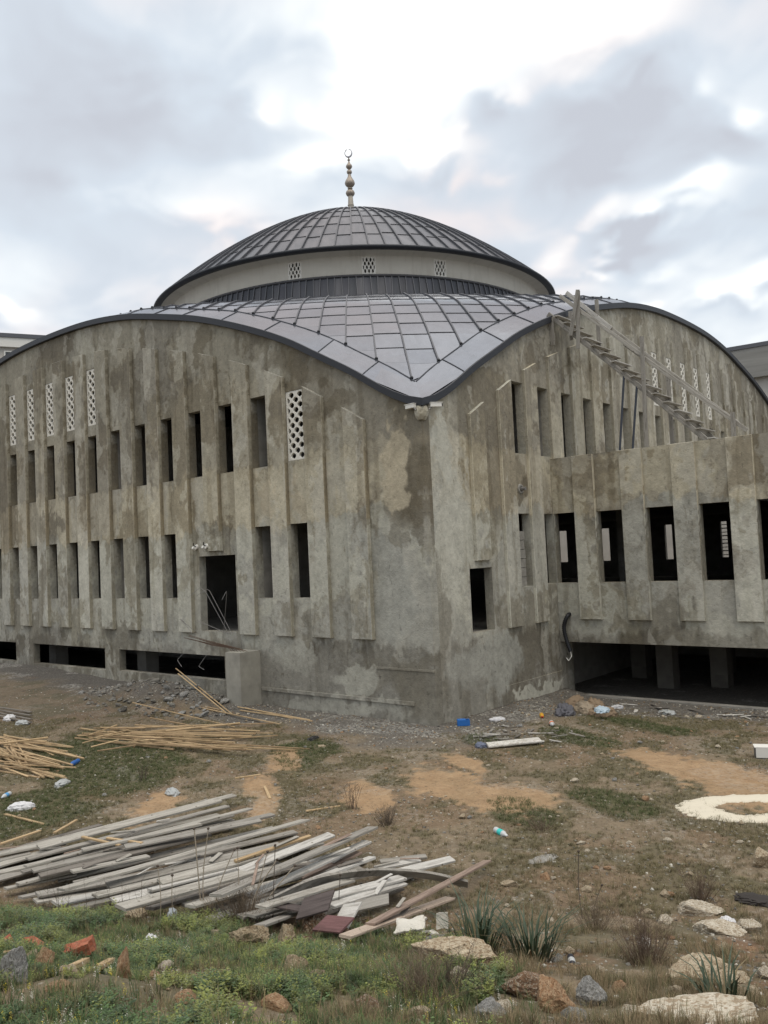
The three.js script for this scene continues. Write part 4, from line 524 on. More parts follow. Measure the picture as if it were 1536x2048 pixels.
const LEFT=[[-5.61,0.17,7.49,-4.35,0.08,6.77,0.03],[-6.53,0.08,7.3,-4.06,0.04,7.41,0.04],[-5.74,0.08,7.16,-3.55,0.04,7.18,0.03],[-5.1,0.13,7.52,-4.13,0.06,6.96,0.03],[-8.94,0.07,6.29,-7.47,0.03,6.01,0.03],[-5.89,0.08,6.84,-4.12,0.04,6.66,0.04],[-6.65,0.16,6.49,-5.24,0.08,5.97,0.03],[-5.56,0.03,7.07,-3.49,0.02,6.99,0.04],[-6.01,0.09,6.98,-3.75,0.04,7.27,0.04],[-8.38,0.15,6.37,-6.6,0.07,6.29,0.03],[-6.45,0.23,6.73,-5.14,0.12,6.19,0.03],[-5.71,0.23,7.16,-3.76,0.12,6.86,0.04],[-7.25,0.19,6.47,-6.19,0.09,5.82,0.03],[-7.5,0.13,6.25,-6.43,0.06,5.7,0.04],[-7.28,0.08,6.91,-4.83,0.04,6.9,0.03],[-5.28,0.12,7.24,-3.2,0.06,7.12,0.03],[-7.83,0.12,6.07,-5.28,0.05,6.08,0.03],[-8.06,0.12,5.98,-5.64,0.05,5.62,0.04],[-7.57,0.06,6.02,-4.87,0.03,5.97,0.03],[-5.68,0.05,6.96,-3.57,0.02,7.16,0.03],[-6.08,0.11,6.97,-4.4,0.06,6.66,0.04],[-7.91,0.14,6.35,-5.6,0.06,6.57,0.04],[-5.6,0.21,6.92,-4.14,0.1,6.74,0.03],[-8.04,0.14,6.43,-5.87,0.06,6.16,0.04],[-5.89,0.07,6.81,-4.05,0.04,6.72,0.04],[-5.2,0.12,7.32,-3.8,0.06,6.59,0.03],[-8.58,0.05,5.75,-5.41,0.02,6.19,0.03],[-6.85,0.03,7.23,-5.28,0.02,6.56,0.03],[-6.35,0.07,7.49,-4.58,0.03,7.12,0.03],[-7.01,0.18,6.79,-5.3,0.09,6.73,0.03],[-5.95,0.04,7.64,-3.85,0.02,7.29,0.04],[-7.12,0.12,7.24,-5.86,0.06,6.89,0.03],[-7.73,0.13,6.32,-5.63,0.06,5.69,0.04],[-6.4,0.08,7.43,-4.54,0.04,7.19,0.03],[-6.41,0.17,7.34,-5.55,0.09,6.79,0.03],[-6.18,0.24,7.19,-5.45,0.12,6.7,0.04],[-8.88,0.12,6.28,-6.77,0.05,5.62,0.03],[-7.8,0.12,6.47,-5.74,0.06,5.94,0.04],[-6.59,0.17,6.67,-3.95,0.09,6.58,0.04],[-7.31,0.09,7.12,-5.92,0.04,6.65,0.03],[-6.89,0.24,7.26,-5.32,0.12,6.62,0.04],[-6.81,0.06,6.6,-4.6,0.03,6.5,0.03],[-7.78,0.15,6.22,-5.32,0.07,6.08,0.03],[-6.05,0.14,7.04,-4.16,0.07,6.79,0.04],[-6.34,0.3,6.93,-6.19,0.25,5.9,0.04],[-5.49,0.15,6.33,-4.41,0.05,6.08,0.04],[-6.01,0.25,6.89,-4.6,0.05,7.17,0.03],[-6.71,0.25,6.52,-5.08,0.05,7.11,0.03],[-6.62,0.25,6.43,-4.98,0.05,6.91,0.03],[-6.83,0.25,6.55,-4.73,0.05,7.03,0.03],[-5.73,0.25,6.89,-4.64,0.05,7.22,0.03],[-6.0,0.25,7.03,-5.29,0.05,6.97,0.03]];
const GB=[[-12.21,0.2,4.42,-10.45,0.13,4.13,0.08],[-11.87,0.18,4.57,-10.02,0.12,4.35,0.08],[-11.54,0.17,4.73,-9.59,0.1,4.57,0.08],[-11.21,0.16,4.88,-9.18,0.09,4.78,0.08]];
const ROCKS=[[5.53,0.49,10.2,0.3,0.16,0.24,1],[5.95,0.52,10.08,0.16,0.24,0.2,1],[5.58,0.29,9.35,0.2,0.2,0.2,2],[6.07,0.39,9.51,0.1,0.12,0.1,2],[5.88,0.44,9.79,0.11,0.1,0.1,2],[7.0,0.92,10.99,0.15,0.16,0.2,1],[7.46,0.65,9.75,0.42,0.16,0.3,3],[7.89,0.85,10.25,0.1,0.15,0.1,0],[8.06,-0.02,6.25,0.36,0.12,0.2,0],[8.47,0.09,6.83,0.38,0.14,0.24,0],[8.68,0.05,6.52,0.22,0.12,0.2,0],[7.92,0.03,6.76,0.14,0.09,0.12,0],[8.24,-0.02,4.61,0.2,0.22,0.2,3],[8.26,0.32,8.01,0.1,0.1,0.08,4],[8.78,1.06,10.49,0.16,0.2,0.16,5],[8.53,0.98,10.37,0.24,0.16,0.2,2],[8.87,0.99,10.19,0.14,0.15,0.14,6],[8.99,1.13,10.62,0.1,0.1,0.1,6],[9.02,0.64,8.85,0.36,0.14,0.26,3],[9.29,0.68,8.85,0.26,0.11,0.2,3],[9.54,1.08,10.14,0.5,0.11,0.3,0],[8.78,0.45,8.22,0.11,0.06,0.1,5],[8.83,0.85,9.72,0.08,0.08,0.08,5],[6.27,1.27,12.64,0.16,0.2,0.16,6],[5.57,1.03,12.18,0.09,0.08,0.09,3],[5.94,1.12,12.27,0.1,0.16,0.1,5],[3.62,0.22,10.11,0.2,0.11,0.14,3],[3.9,0.35,10.54,0.08,0.07,0.07,3],[5.64,0.93,11.76,0.1,0.1,0.08,5],[6.57,1.16,12.07,0.09,0.2,0.08,5],[6.08,-0.02,6.75,0.16,0.07,0.1,3],[6.32,-0.02,6.36,0.1,0.09,0.1,5],[6.89,-0.02,6.43,0.1,0.07,0.1,3],[6.78,-0.02,5.69,0.09,0.05,0.07,5],[6.12,-0.02,5.06,0.12,0.05,0.08,0],[7.63,-0.02,6.05,0.09,0.07,0.09,3],[7.01,-0.02,4.41,0.1,0.05,0.08,0],[6.63,-0.02,4.74,0.07,0.04,0.06,0],[7.8,0.38,8.52,0.09,0.07,0.08,3],[9.52,0.8,9.16,0.12,0.1,0.1,3],[9.42,0.61,8.52,0.1,0.08,0.1,0],[7.7,1.26,11.79,0.14,0.09,0.12,5],[8.21,1.27,11.54,0.12,0.1,0.1,2],[8.66,1.19,11.01,0.14,0.1,0.12,6],[8.65,1.14,10.84,0.12,0.07,0.1,0],[6.99,0.47,9.3,0.2,0.07,0.15,0],[4.3,-0.02,4.99,0.07,0.05,0.06,6],[7.67,-0.01,6.6,0.1,0.05,0.08,3],[7.71,0.08,7.24,0.08,0.05,0.07,0],[7.79,-0.02,3.99,0.09,0.05,0.08,0],[7.49,-0.02,4.4,0.08,0.05,0.07,3],[7.65,-0.02,5.36,0.08,0.06,0.07,3],[6.65,-0.02,5.74,0.06,0.04,0.05,5],[7.4,1.32,12.19,0.12,0.06,0.1,5],[6.72,1.33,12.59,0.12,0.07,0.1,5],[5.12,0.44,10.23,0.1,0.06,0.08,3],[4.31,0.67,11.57,0.08,0.06,0.07,0],[6.43,1.22,12.37,0.1,0.07,0.08,3],[4.98,0.69,11.27,0.07,0.05,0.06,3],[6.33,0.99,11.61,0.09,0.06,0.08,0],[7.41,1.03,11.15,0.1,0.07,0.09,1],[7.31,0.91,10.76,0.08,0.06,0.08,3],[7.84,0.69,9.67,0.09,0.06,0.08,0],[9.19,1.07,10.3,0.1,0.06,0.09,0],[9.11,0.82,9.44,0.08,0.06,0.07,3],[8.35,0.59,9.03,0.06,0.05,0.06,0],[8.38,1.22,11.3,0.11,0.07,0.1,3],[7.02,0.06,7.5,0.08,0.05,0.07,0],[8.81,0.29,7.6,0.09,0.06,0.08,3]];
const PTS={BLUEBOTTLE:[-4.31,0.0,6.25],BAG:[-2.23,0.0,8.45],BLUECAP:[-3.15,0.0,8.22],BAG2:[-3.04,0.0,7.29],BAG3:[-0.73,0.0,6.56],BLUEBOX:[0.46,0.0,-0.35],WHITE:[0.84,0.0,-1.16],ORANGE:[2.18,0.0,-1.23],YELLOW:[1.5,-0.01,-1.99],SLAB0:[2.15,0.0,1.25],SLAB1:[2.88,0.0,0.48],CYAN0:[4.93,0.0,5.28],CYAN1:[5.22,0.0,5.42],BLACKBAG:[-1.63,0.0,2.29],WHITEBOX:[6.76,0.0,-0.63],SHOE:[2.21,-0.19,-4.46],PL:[3.54,-0.18,-4.3],BRICK1:[5.77,1.01,11.93],BRICK2:[4.73,0.8,11.74],BRICK3:[4.6,0.84,11.95],WOOD1A:[5.49,1.11,12.31],WOOD1B:[5.09,0.95,11.96],WOOD2A:[6.33,1.23,12.3],WOOD2B:[6.07,1.12,12.05],WOOD3A:[6.34,1.18,12.11],WOOD3B:[6.02,1.05,11.83],FOAM:[6.66,0.41,9.16],FOIL:[6.93,0.49,9.36],BAGW1:[4.05,0.25,9.95],BAGW2:[5.02,0.6,10.85],BAGW3:[5.16,0.88,11.78],BAGW4:[4.88,0.41,10.17],ASPH1:[7.3,0.49,9.15],ASPH2:[7.75,0.53,9.04],ASPH3:[9.49,0.92,9.54],CAN:[7.92,0.47,8.72],PLATE1:[5.55,0.56,9.36],PLATE2:[5.26,0.48,9.4],PLATE3:[5.96,0.54,9.54],PLATE4:[5.87,0.49,9.29],PLATE5:[5.67,0.39,8.76],STEM:[4.35,0.26,9.8],STEM2:[4.98,0.25,9.42],STEM3:[4.82,0.26,9.57],SHRUB1:[8.52,0.52,8.59],SHRUB2:[8.18,1.15,11.05],SHRUB3:[3.46,0.0,5.85],SHRUB4:[7.98,0.0,5.96],SHRUB5:[7.54,0.14,7.53],SHRUB6:[8.13,1.03,10.68],SHRUB7:[5.4,0.0,4.88],SHRUB8:[4.74,0.27,9.63],STICKTALL:[7.24,0.06,7.22],STICKBARE:[2.54,0.0,5.59],WEEDL:[-2.0,0.0,6.3],CEM:[-10.32,0.07,4.76],CEM2:[-9.43,0.05,4.87],BLACKDEB:[8.46,0.0,5.64],BAGR:[8.41,0.03,6.36],NETTING:[5.99,-0.0,5.84],LIMECUP:[-3.26,0.0,8.14],S1:[2.02,0.0,-1.45],PIPE:[8.99,0.98,10.03],SACK0:[1.82,-0.04,-2.52],SACK1:[1.95,-0.1,-3.26],SACK2:[2.55,-0.07,-2.94],SACK3:[1.05,-0.13,-4.48],SACK4:[1.82,-0.06,-4.04],SACKBLUE:[2.77,0.16,-2.47],CARTON:[2.15,-0.14,-4.51]};
const CURVE=[[4.99,0.49,9.45],[4.75,0.35,8.51],[4.98,0.3,7.94],[5.47,0.25,7.55],[5.87,0.15,7.29]];

const arr3 = (a, i = 0) => V(a[i], a[i + 1], a[i + 2]);
const onPile = [];
{ let n = 0; const rank = new Map(), ORD = ['first', 'second', 'third', 'fourth', 'fifth', 'sixth', 'seventh', 'eighth', 'ninth', 'tenth', 'eleventh', 'twelfth', 'thirteenth', 'fourteenth', 'fifteenth', 'sixteenth'];
  const top = PLANKS.filter((p) => Math.max(p[1], p[4]) > 0.13), tones = [0, 1, 2, 3]; // the boards in view, counted from the far side of the heap
  for (const t of tones) top.filter((p) => p[7] === t).sort((a, b) => alongView((b[0] + b[3]) / 2, (b[2] + b[5]) / 2) - alongView((a[0] + a[3]) / 2, (a[2] + a[5]) / 2)).forEach((p, i) => { if (i < 16) rank.set(p, ORD[i]); });
  for (const p of [...PLANKS]) {
    const a = arr3(p), b = arr3(p, 3), w = p[6], t = p[7]; onPile.push([a.x, a.z, b.x, b.z, w]);
    const roll = R(-0.16, 0.16), m = mesh('plank', beam(a, b, w, R(0.022, 0.032), V(roll, 1, roll * 0.5).normalize(), 0.12), WGrey[t], scene); n++;
    const L = { 3: ['pale whitewashed plank in the heap of old boards', 'pale planks'], 4: ['narrow fresh yellow board among the grey planks', 'yellow boards'], 5: ['reddish brown worn plank at the near end of the board heap', 'reddish planks'], 6: ['pinkish nibbled plank lying foremost at the near edge of the heap', 'pinkish plank'] }[t] ?? (t === 2 ? ['dark weathered plank low in the heap of old boards', 'dark planks'] : t === 1 ? ['mid grey weathered plank in the heap of old boards', 'mid grey planks'] : ['light grey weathered plank in the heap of old boards', 'light grey planks']);
    if (rank.has(p)) tag(m, rank.get(p) + ' ' + ['light grey', 'mid grey', 'dark weathered', 'pale whitewashed'][t] + ' plank counted from the far side of the board heap', 'plank', L[1]);
    else tag(m, L[0].replace('heap of old boards', 'lowest layer of the board heap'), 'plank', L[1]);
  }
  // one long board bent by the damp
  const c = new THREE.CatmullRomCurve3(CURVE.map((p) => V(...p))), pts = c.getPoints(24), g = ribbon(pts, pts.map(() => V(0.42, 0.75, 0.5).normalize()), 0.028, 0.13, 0.06); tag(mesh('plank', boxUV(g, 1, 1), WGrey[1], scene), 'long grey board bowed into an arc across the heap', 'plank');
  TOP.forEach((p, i) => tag(mesh('lath', beam(arr3(p), arr3(p, 3), 0.045, 0.022), WLath[i % 2], scene), i < 2 ? 'short yellow batten laid across the top of the grey planks' : i < 4 ? 'yellow batten at the rear left edge of the plank heap' : i === 4 ? 'yellow batten on the grass near the white bag' : i === 5 ? 'short upright looking yellow batten on the bare sand' : i === 6 ? 'reddish batten lying on the sand behind the short yellow one' : 'thin grey stick on the ground beyond the plank heap', 'batten', i < 2 ? 'battens on the planks' : i < 4 ? 'battens at the heap edge' : undefined));
  const lath = (p, label, group) => { const a = arr3(p), b = arr3(p, 3); tag(mesh('lath', beam(a, b, p[6], p[6] * R(0.6, 1), V(R(-0.4, 0.4), 1, R(-0.4, 0.4)).normalize(), 0.1), WLath[rnd() < 0.45 ? 0 : rnd() < 0.6 ? 1 : 2], scene), label, 'lath', group); };
  for (const p of MID) lath(p, 'thin yellow lath in the scattered pile below the concrete pier', 'laths scattered below the pier');
  LEAN.forEach((p, i) => lath(p, i ? 'lower of two laths leaning on the rubble mound' : 'upper of two laths leaning on the rubble mound'));
  for (const p of LEFT) lath(p, 'yellow lath in the criss-cross pile at the left edge', 'laths piled at the left edge');
  for (const p of GB) tag(mesh('plank', beam(arr3(p), arr3(p, 3), p[6], 0.025), WGrey[2], scene), 'dark board in the small stack on the far left gravel', 'plank', 'dark boards on the far left gravel');
  for (let i = 0; i < 34; i++) { const p = PLANKS[Math.floor(rnd() * 38)], t = R(0.1, 0.9), c = arr3(p).lerp(arr3(p, 3), t), a = Math.atan2(p[5] - p[2], p[3] - p[0]) + R(-0.7, 0.7), l = R(0.06, 0.3); tag(mesh('splinter', beam(V(c.x - Math.cos(a) * l, c.y + 0.03, c.z - Math.sin(a) * l), V(c.x + Math.cos(a) * l, c.y + R(0.03, 0.07), c.z + Math.sin(a) * l), R(0.015, 0.06), 0.01), WGrey[[0, 2, 3, 5][i % 4]], scene), 'short splintered offcut lying on top of the board heap', 'splinter', 'offcuts on the board heap'); }
  const plate = (k, w, d, turn, tilt, mat, label) => { const o = root('board_scrap', label, 'board', PTS[k]); o.rotation.set(tilt, turn, tilt * 0.6); part(o, 'panel', mat, beam(V(-w / 2, 0, 0), V(w / 2, 0, 0), d, 0.018)); };
  const MRed = wood([0.10, 0.045, 0.045], [0.18, 0.09, 0.088], 11), MBrn = wood([0.06, 0.045, 0.043], [0.105, 0.085, 0.08], 12);
  plate('PLATE1', 0.34, 0.3, 0.5, 0.3, MBrn, 'dark brown flaking panel offcut tilted on the heap'); plate('PLATE2', 0.4, 0.22, 0.8, -0.2, MBrn, 'dark brown panel lying flat beside the tilted offcut'); plate('PLATE3', 0.3, 0.26, 0.2, 0.12, MRed, 'dull red panel offcut at the near side of the heap'); plate('PLATE4', 0.2, 0.42, 0.35, 0.25, WGrey[3], 'short pale board propped next to the red offcut'); plate('PLATE5', 0.45, 0.2, 0.7, 0.15, WGrey[1], 'grey split board under the pale battens');
}
console.log('timber');

// ---------------------------------------------------------------- stones
function rockGeo(seed, flat = 1, rough = 0.32, detail = 4) {
  let g = new THREE.IcosahedronGeometry(1, detail); g.deleteAttribute('uv'); g.deleteAttribute('normal'); g = mergeVertices(g, 1e-4); const p = g.attributes.position, S = seed * 13.7, v = V(0, 0, 0), r = rngOf(seed * 91 + 3), planes = [];
  for (let i = 0; i < 20; i++) planes.push([V(r() * 2 - 1, r() * 2 - 1, r() * 2 - 1).normalize(), 0.46 + 0.36 * r()]);
  for (let i = 0; i < p.count; i++) { v.fromBufferAttribute(p, i); let k = 1; for (const [n, d] of planes) { const q = v.dot(n); if (q * k > d) k = d / q; } k *= 1 + rough * 0.8 * (fbm3(v.x * 1.3 + S, v.y * 1.3, v.z * 1.3, 2) - 0.5) + rough * 0.5 * (fbm3(v.x * 7 + S, v.y * 7, v.z * 7, 3) - 0.5) - 0.05 * ss(0.55, 0.65, fbm3(v.x * 3 + S, v.y * 5, v.z * 3 + 7, 2)); p.setXYZ(i, v.x * k, v.y * k * flat, v.z * k); }
  g = boxUV(g, 1, 1); return toCreasedNormals(g, 0.35);
}
const rockTex = (a, b, c, seed) => colourMap(256, 256, (u, v) => { const n = fbm(u * 5 + seed, v * 5, 5), m = fbm(u * 14 + seed, v * 14 + 9, 4); let k = mix3(a, b, ss(0.3, 0.7, n)); k = mix3(k, c, ss(0.54, 0.66, m) * 0.75); const g = 0.82 + 0.36 * vn(u * 60, v * 60); return [k[0] * g, k[1] * g, k[2] * g]; });
const rockMat = (a, b, c, s) => std({ map: rockTex(a, b, c, s), bumpMap: bumpFine, bumpScale: 0.012, roughness: 0.95 });
const MRock = [rockMat([0.44, 0.385, 0.295], [0.55, 0.50, 0.41], [0.25, 0.18, 0.11], 1), rockMat([0.22, 0.16, 0.095], [0.34, 0.28, 0.19], [0.11, 0.085, 0.05], 2), rockMat([0.12, 0.07, 0.04], [0.20, 0.12, 0.07], [0.36, 0.31, 0.24], 3), rockMat([0.35, 0.28, 0.19], [0.48, 0.41, 0.30], [0.2, 0.13, 0.07], 4), rockMat([0.52, 0.50, 0.46], [0.6, 0.58, 0.54], [0.4, 0.37, 0.32], 5), rockMat([0.33, 0.19, 0.10], [0.42, 0.29, 0.18], [0.22, 0.12, 0.06], 6), rockMat([0.20, 0.20, 0.195], [0.33, 0.325, 0.31], [0.13, 0.125, 0.11], 7), rockMat([0.14, 0.132, 0.118], [0.23, 0.22, 0.195], [0.10, 0.09, 0.075], 8)];
{ const kinds = ['white limestone', 'brown pitted conglomerate', 'red brown clod full of pebbles', 'beige limestone', 'white broken plaster', 'orange tinted', 'grey'];
  const names = { 0: 'brown pitted rock nearest the plank heap, the widest of its cluster', 1: 'upright brown rock just right of the widest brown rock', 2: 'crumbly red brown rock beside the red board offcut', 5: 'brown rock half sunk in green weeds below the plank heap', 6: 'long flat beige rock below the white foam sheet', 7: 'small upright white stone under the long flat beige rock', 8: 'upper pale rock of the jumble by the right edge', 9: 'broad pale rock in the middle of the right jumble', 10: 'pale rock at the right end of the right jumble', 11: 'small white rock left of the right jumble', 12: 'pinkish beige rock alone at the right edge', 13: 'jagged white plaster lump in the dry grass', 14: 'smooth orange rock at the bottom edge', 15: 'dark clod full of pebbles behind the orange rock', 16: 'grey white rock right of the orange rock', 17: 'blue grey stone between the orange and grey rocks', 18: 'left half of the split beige boulder, lower right', 19: 'right half of the split beige boulder, lower right', 20: 'very large flat pale rock cut by the bottom edge', 21: 'orange stone resting on the split beige boulder', 23: 'whitish grey rock at the lower left corner', 25: 'brown stone standing in weeds beside the orange brick', 26: 'reddish pitted rock at the rim of the weedy bank' };
  ROCKS.forEach((q, i) => { const [x, y, z, a, b, c, t] = q; const g = rockGeo(i + 1, 1, t === 2 || t === 1 ? 0.55 : 0.36, a > 0.13 ? 12 : 6); g.rotateY(R(-0.5, 0.5)); const gy = groundY(x, z); const m = mesh('rock', g, MRock[t], scene); m.scale.set(a * 0.8, b * 0.8, c * 0.8); m.rotation.y = 0.7 + R(-0.25, 0.25); m.position.set(x, gy + b * 0.32, z); tag(m, names[i] ?? 'small loose ' + kinds[t] + ' stone lying in the foreground weeds', 'rock', names[i] ? undefined : 'small ' + kinds[t] + ' stones'); });
}
const stoneGeos = [...Array(6).keys()].map((i) => rockGeo(300 + i, 0.7, 0.4, 3));
const pileHit = (x, z, pad = 0.05) => onPile.some(([ax, az, bx, bz, w]) => { const dx = bx - ax, dz = bz - az, t = clamp(((x - ax) * dx + (z - az) * dz) / (dx * dx + dz * dz)); return Math.hypot(x - ax - dx * t, z - az - dz * t) < w / 2 + pad; });
const rockHit = (x, z) => ROCKS.some(([a, , b, w, , d]) => Math.hypot(x - a, z - b) < Math.max(w, d) * 0.62 + 0.02);
const seen = (x, z, m = 0.6) => { const s = alongView(x, z), l = acrossView(x, z); return s > 3.2 && Math.abs(l) < s * 0.50 + m; };
const outside = (x, z, d = 0.05) => (x > d && z > -5.75) || z > d;
{ // grey rubble mound in front of the basement openings, chunk by chunk
  for (let i = 0; i < 210; i++) { const a = R(0, 6.28), q = Math.sqrt(rnd()) * 1.25, x = -8.6 + Math.cos(a) * q * 2.6, z = 1.55 + Math.sin(a) * q * 1.05; if (z < 0.15) continue; const s = R(0.035, 0.10) * (rnd() < 0.12 ? 1.7 : 1), m = mesh('rubble_chunk', stoneGeos[i % 6], MRock[rnd() < 0.7 ? 7 : 6], scene); m.scale.set(s * R(0.9, 1.4), s * R(0.7, 1), s); m.rotation.set(R(-0.5, 0.5), R(0, 6.28), R(-0.5, 0.5)); m.position.set(x, groundY(x, z) + s * 0.3, z); tag(m, 'grey concrete chunk in the rubble mound before the basement openings', 'rubble', 'chunks of the grey rubble mound'); }
  let n = 0; while (n < 270) { const x = R(-6, 11), z = R(-4.5, 12); if (!seen(x, z) || !outside(x, z, 0.3) || pileHit(x, z)) continue; const q = zones(x, z); if (rnd() > (q.sand > 0.3 ? 0.08 : 0.55) || (acrossView(x, z) < 0.4 && q.bank < 0.5 && rnd() < 0.5)) continue; const s = R(0.022, 0.055) * (rnd() < 0.12 ? 1.6 : 1), t = [0, 3, 3, 0, 6, 5][Math.floor(rnd() * 6)], m = mesh('stone', stoneGeos[n % 6], MRock[t], scene); m.scale.set(s * R(0.9, 1.5), s, s); m.rotation.set(0, R(0, 6.28), 0); m.position.set(x, groundY(x, z) + s * 0.25, z); const nm = ['white', '', '', 'beige', '', 'orange', 'grey'][t]; tag(m, 'fist sized ' + nm + ' stone scattered over the open plot', 'stone', nm + ' stones scattered on the plot'); n++; }
}
function scatter(name, geo, mat, count, where, shape, label, category) { // countless small things: one instanced object
  const m = new THREE.InstancedMesh(geo, mat, count), d = new THREE.Object3D(), c = new THREE.Color(); let n = 0, guard = 0;
  while (n < count && guard++ < count * 40) { const p = where(); if (!p || (name !== 'gravel' && rockHit(p[0], p[1]))) continue; shape(d, c, p[0], p[1], p[2]); d.updateMatrix(); m.setMatrixAt(n, d.matrix); m.setColorAt(n, c); n++; }
  m.count = n; m.name = numbered(name); m.castShadow = m.receiveShadow = true; scene.add(m); return tag(m, label, category, null, 'stuff');
}
const gritMat = std({ color: 0xffffff, roughness: 0.95 });
const gritGeo = rockGeo(500, 0.6, 0.4, 1);
scatter('gravel', gritGeo, gritMat, 22000, () => { const s = 4 + 22 * Math.pow(rnd(), 0.8), l = R(-0.53, 0.53) * s, x = 11.514 + FXh * s - FZh * l, z = 15.112 + FZh * s + FXh * l; if (!outside(x, z)) return null; const q = zones(x, z); const k = 0.16 + 0.8 * q.gravel + 0.35 * ss(0.5, 0.62, fbm(x * 0.8 + 70, z * 0.8, 4)) - 0.5 * q.sand; return rnd() < k && !(q.bank > 0.5 && acrossView(x, z) < 0.5 && rnd() < 0.8) ? [x, z, q] : null; },
  (d, c, x, z, q) => { const s = (0.007 + 0.024 * Math.pow(rnd(), 3.5)) * (1 + 0.25 * q.gravel); d.position.set(x, groundY(x, z) + s * 0.2, z); d.rotation.set(R(-0.4, 0.4), R(0, 6.28), R(-0.4, 0.4)); d.scale.set(s * R(0.8, 1.5), s, s); const k = rnd() + 0.2 * q.gravel * rnd(), b = R(0.6, 1.1); if (k < 0.35) c.setRGB(0.40 * b, 0.375 * b, 0.32 * b); else if (k < 0.7) c.setRGB(0.19 * b, 0.18 * b, 0.16 * b); else if (k < 0.95) c.setRGB(0.26 * b, 0.19 * b, 0.12 * b); else if (k > 1) c.setRGB(0.13 * b, 0.125 * b, 0.115 * b); else c.setRGB(0.55 * b, 0.53 * b, 0.48 * b); },
  'loose grit and small pebbles strewn over the plot', 'gravel');
console.log('stones');

// ---------------------------------------------------------------- plants
function tuft(n, h, spread, w, seed, bend = 0.5) { const r = rngOf(seed), pos = [], idx = []; for (let i = 0; i < n; i++) { const a = r() * 6.28, q = r() * spread, bx = Math.cos(a) * q, bz = Math.sin(a) * q, b = a + (r() - 0.5) * 1.5, L = h * (0.55 + 0.6 * r()), o = L * bend * (0.3 + r()), ww = w * (0.6 + 0.7 * r()), px = -Math.sin(b) * ww, pz = Math.cos(b) * ww, s = pos.length / 3, f = [[0, 0, 1], [0.45, 0.6, 0.85]]; for (const [oo, yy, k] of f) { const x = bx + Math.cos(b) * o * oo, z = bz + Math.sin(b) * o * oo, y = L * yy; pos.push(x - px * k, y, z - pz * k, x + px * k, y, z + pz * k); } pos.push(bx + Math.cos(b) * o, L * (1 - 0.25 * bend), bz + Math.sin(b) * o); idx.push(s, s + 1, s + 3, s, s + 3, s + 2, s + 2, s + 3, s + 4); } return setGeo(pos, idx).toNonIndexed(); }
function leafy(n, h, leaf, seed) { // low weed: short stems carrying many small leaves
  const r = rngOf(seed), pos = [], idx = []; for (let i = 0; i < n; i++) { const a = r() * 6.28, sp = r() * 0.6 * h, tx = Math.cos(a) * sp, tz = Math.sin(a) * sp, H = h * (0.5 + 0.5 * r()), m = 9; for (let j = 0; j < m; j++) { const t = (j + 1) / m, x = tx * t, z = tz * t, y = H * t, la = r() * 6.28, l = leaf * (0.6 + 0.8 * r()) * (1.15 - 0.5 * t), up = 0.2 + 0.5 * r(), s = pos.length / 3, cx = Math.cos(la), cz = Math.sin(la), w = l * 0.3; pos.push(x, y, z, x + cx * l * 0.5 - cz * w, y + l * up * 0.6, z + cz * l * 0.5 + cx * w, x + cx * l * 0.5 + cz * w, y + l * up * 0.6, z + cz * l * 0.5 - cx * w, x + cx * l, y + l * up * 0.7, z + cz * l); idx.push(s, s + 1, s + 2, s + 1, s + 3, s + 2); } } return setGeo(pos, idx).toNonIndexed(); }
const leafMat = new THREE.MeshPhysicalMaterial({ color: 0xffffff, roughness: 0.8, transmission: 0.25, thickness: 0, side: THREE.DoubleSide }), grassMat = std({ color: 0xffffff, roughness: 0.9, side: THREE.DoubleSide });
const spotIn = (s0, s1, pw = 1) => { const s = s0 + (s1 - s0) * Math.pow(rnd(), pw), l = R(-0.54, 0.54) * (s + 0.6); return [11.514 + FXh * s - FZh * l, 15.112 + FZh * s + FXh * l]; };
const put = (d, x, z, s, sy = s) => { d.position.set(x, groundY(x, z) - 0.006, z); d.rotation.set(R(-0.12, 0.12), R(0, 6.28), R(-0.12, 0.12)); d.scale.set(s, sy, s); };
for (let v = 0; v < 2; v++) scatter('grass', tuft(11, 1, 0.45, 0.03, 40 + v, 0.7), grassMat, 15000, () => { const [x, z] = spotIn(8.5, 22, 0.8); if (!outside(x, z, 0.4) || pileHit(x, z, 0)) return null; const q = zones(x, z), k = q.green * 1.0 + 0.12 + 0.5 * ss(0.44, 0.6, fbm(x * 1.7 + 21, z * 1.7 + 2, 4)) - q.gravel * 0.7 - q.sand * 0.9; return rnd() < k ? [x, z, q] : null; }, (d, c, x, z, q) => { put(d, x, z, R(0.04, 0.085), R(0.03, 0.075)); const g = clamp(q.green + R(-0.5, 0.2)), b = R(0.7, 1.3); c.setRGB(mix(0.16, 0.07, g) * b, mix(0.138, 0.092, g) * b, mix(0.07, 0.03, g) * b); }, v ? 'short yellowed turf between the bare sand patches' : 'short green turf on the open plot', 'grass');
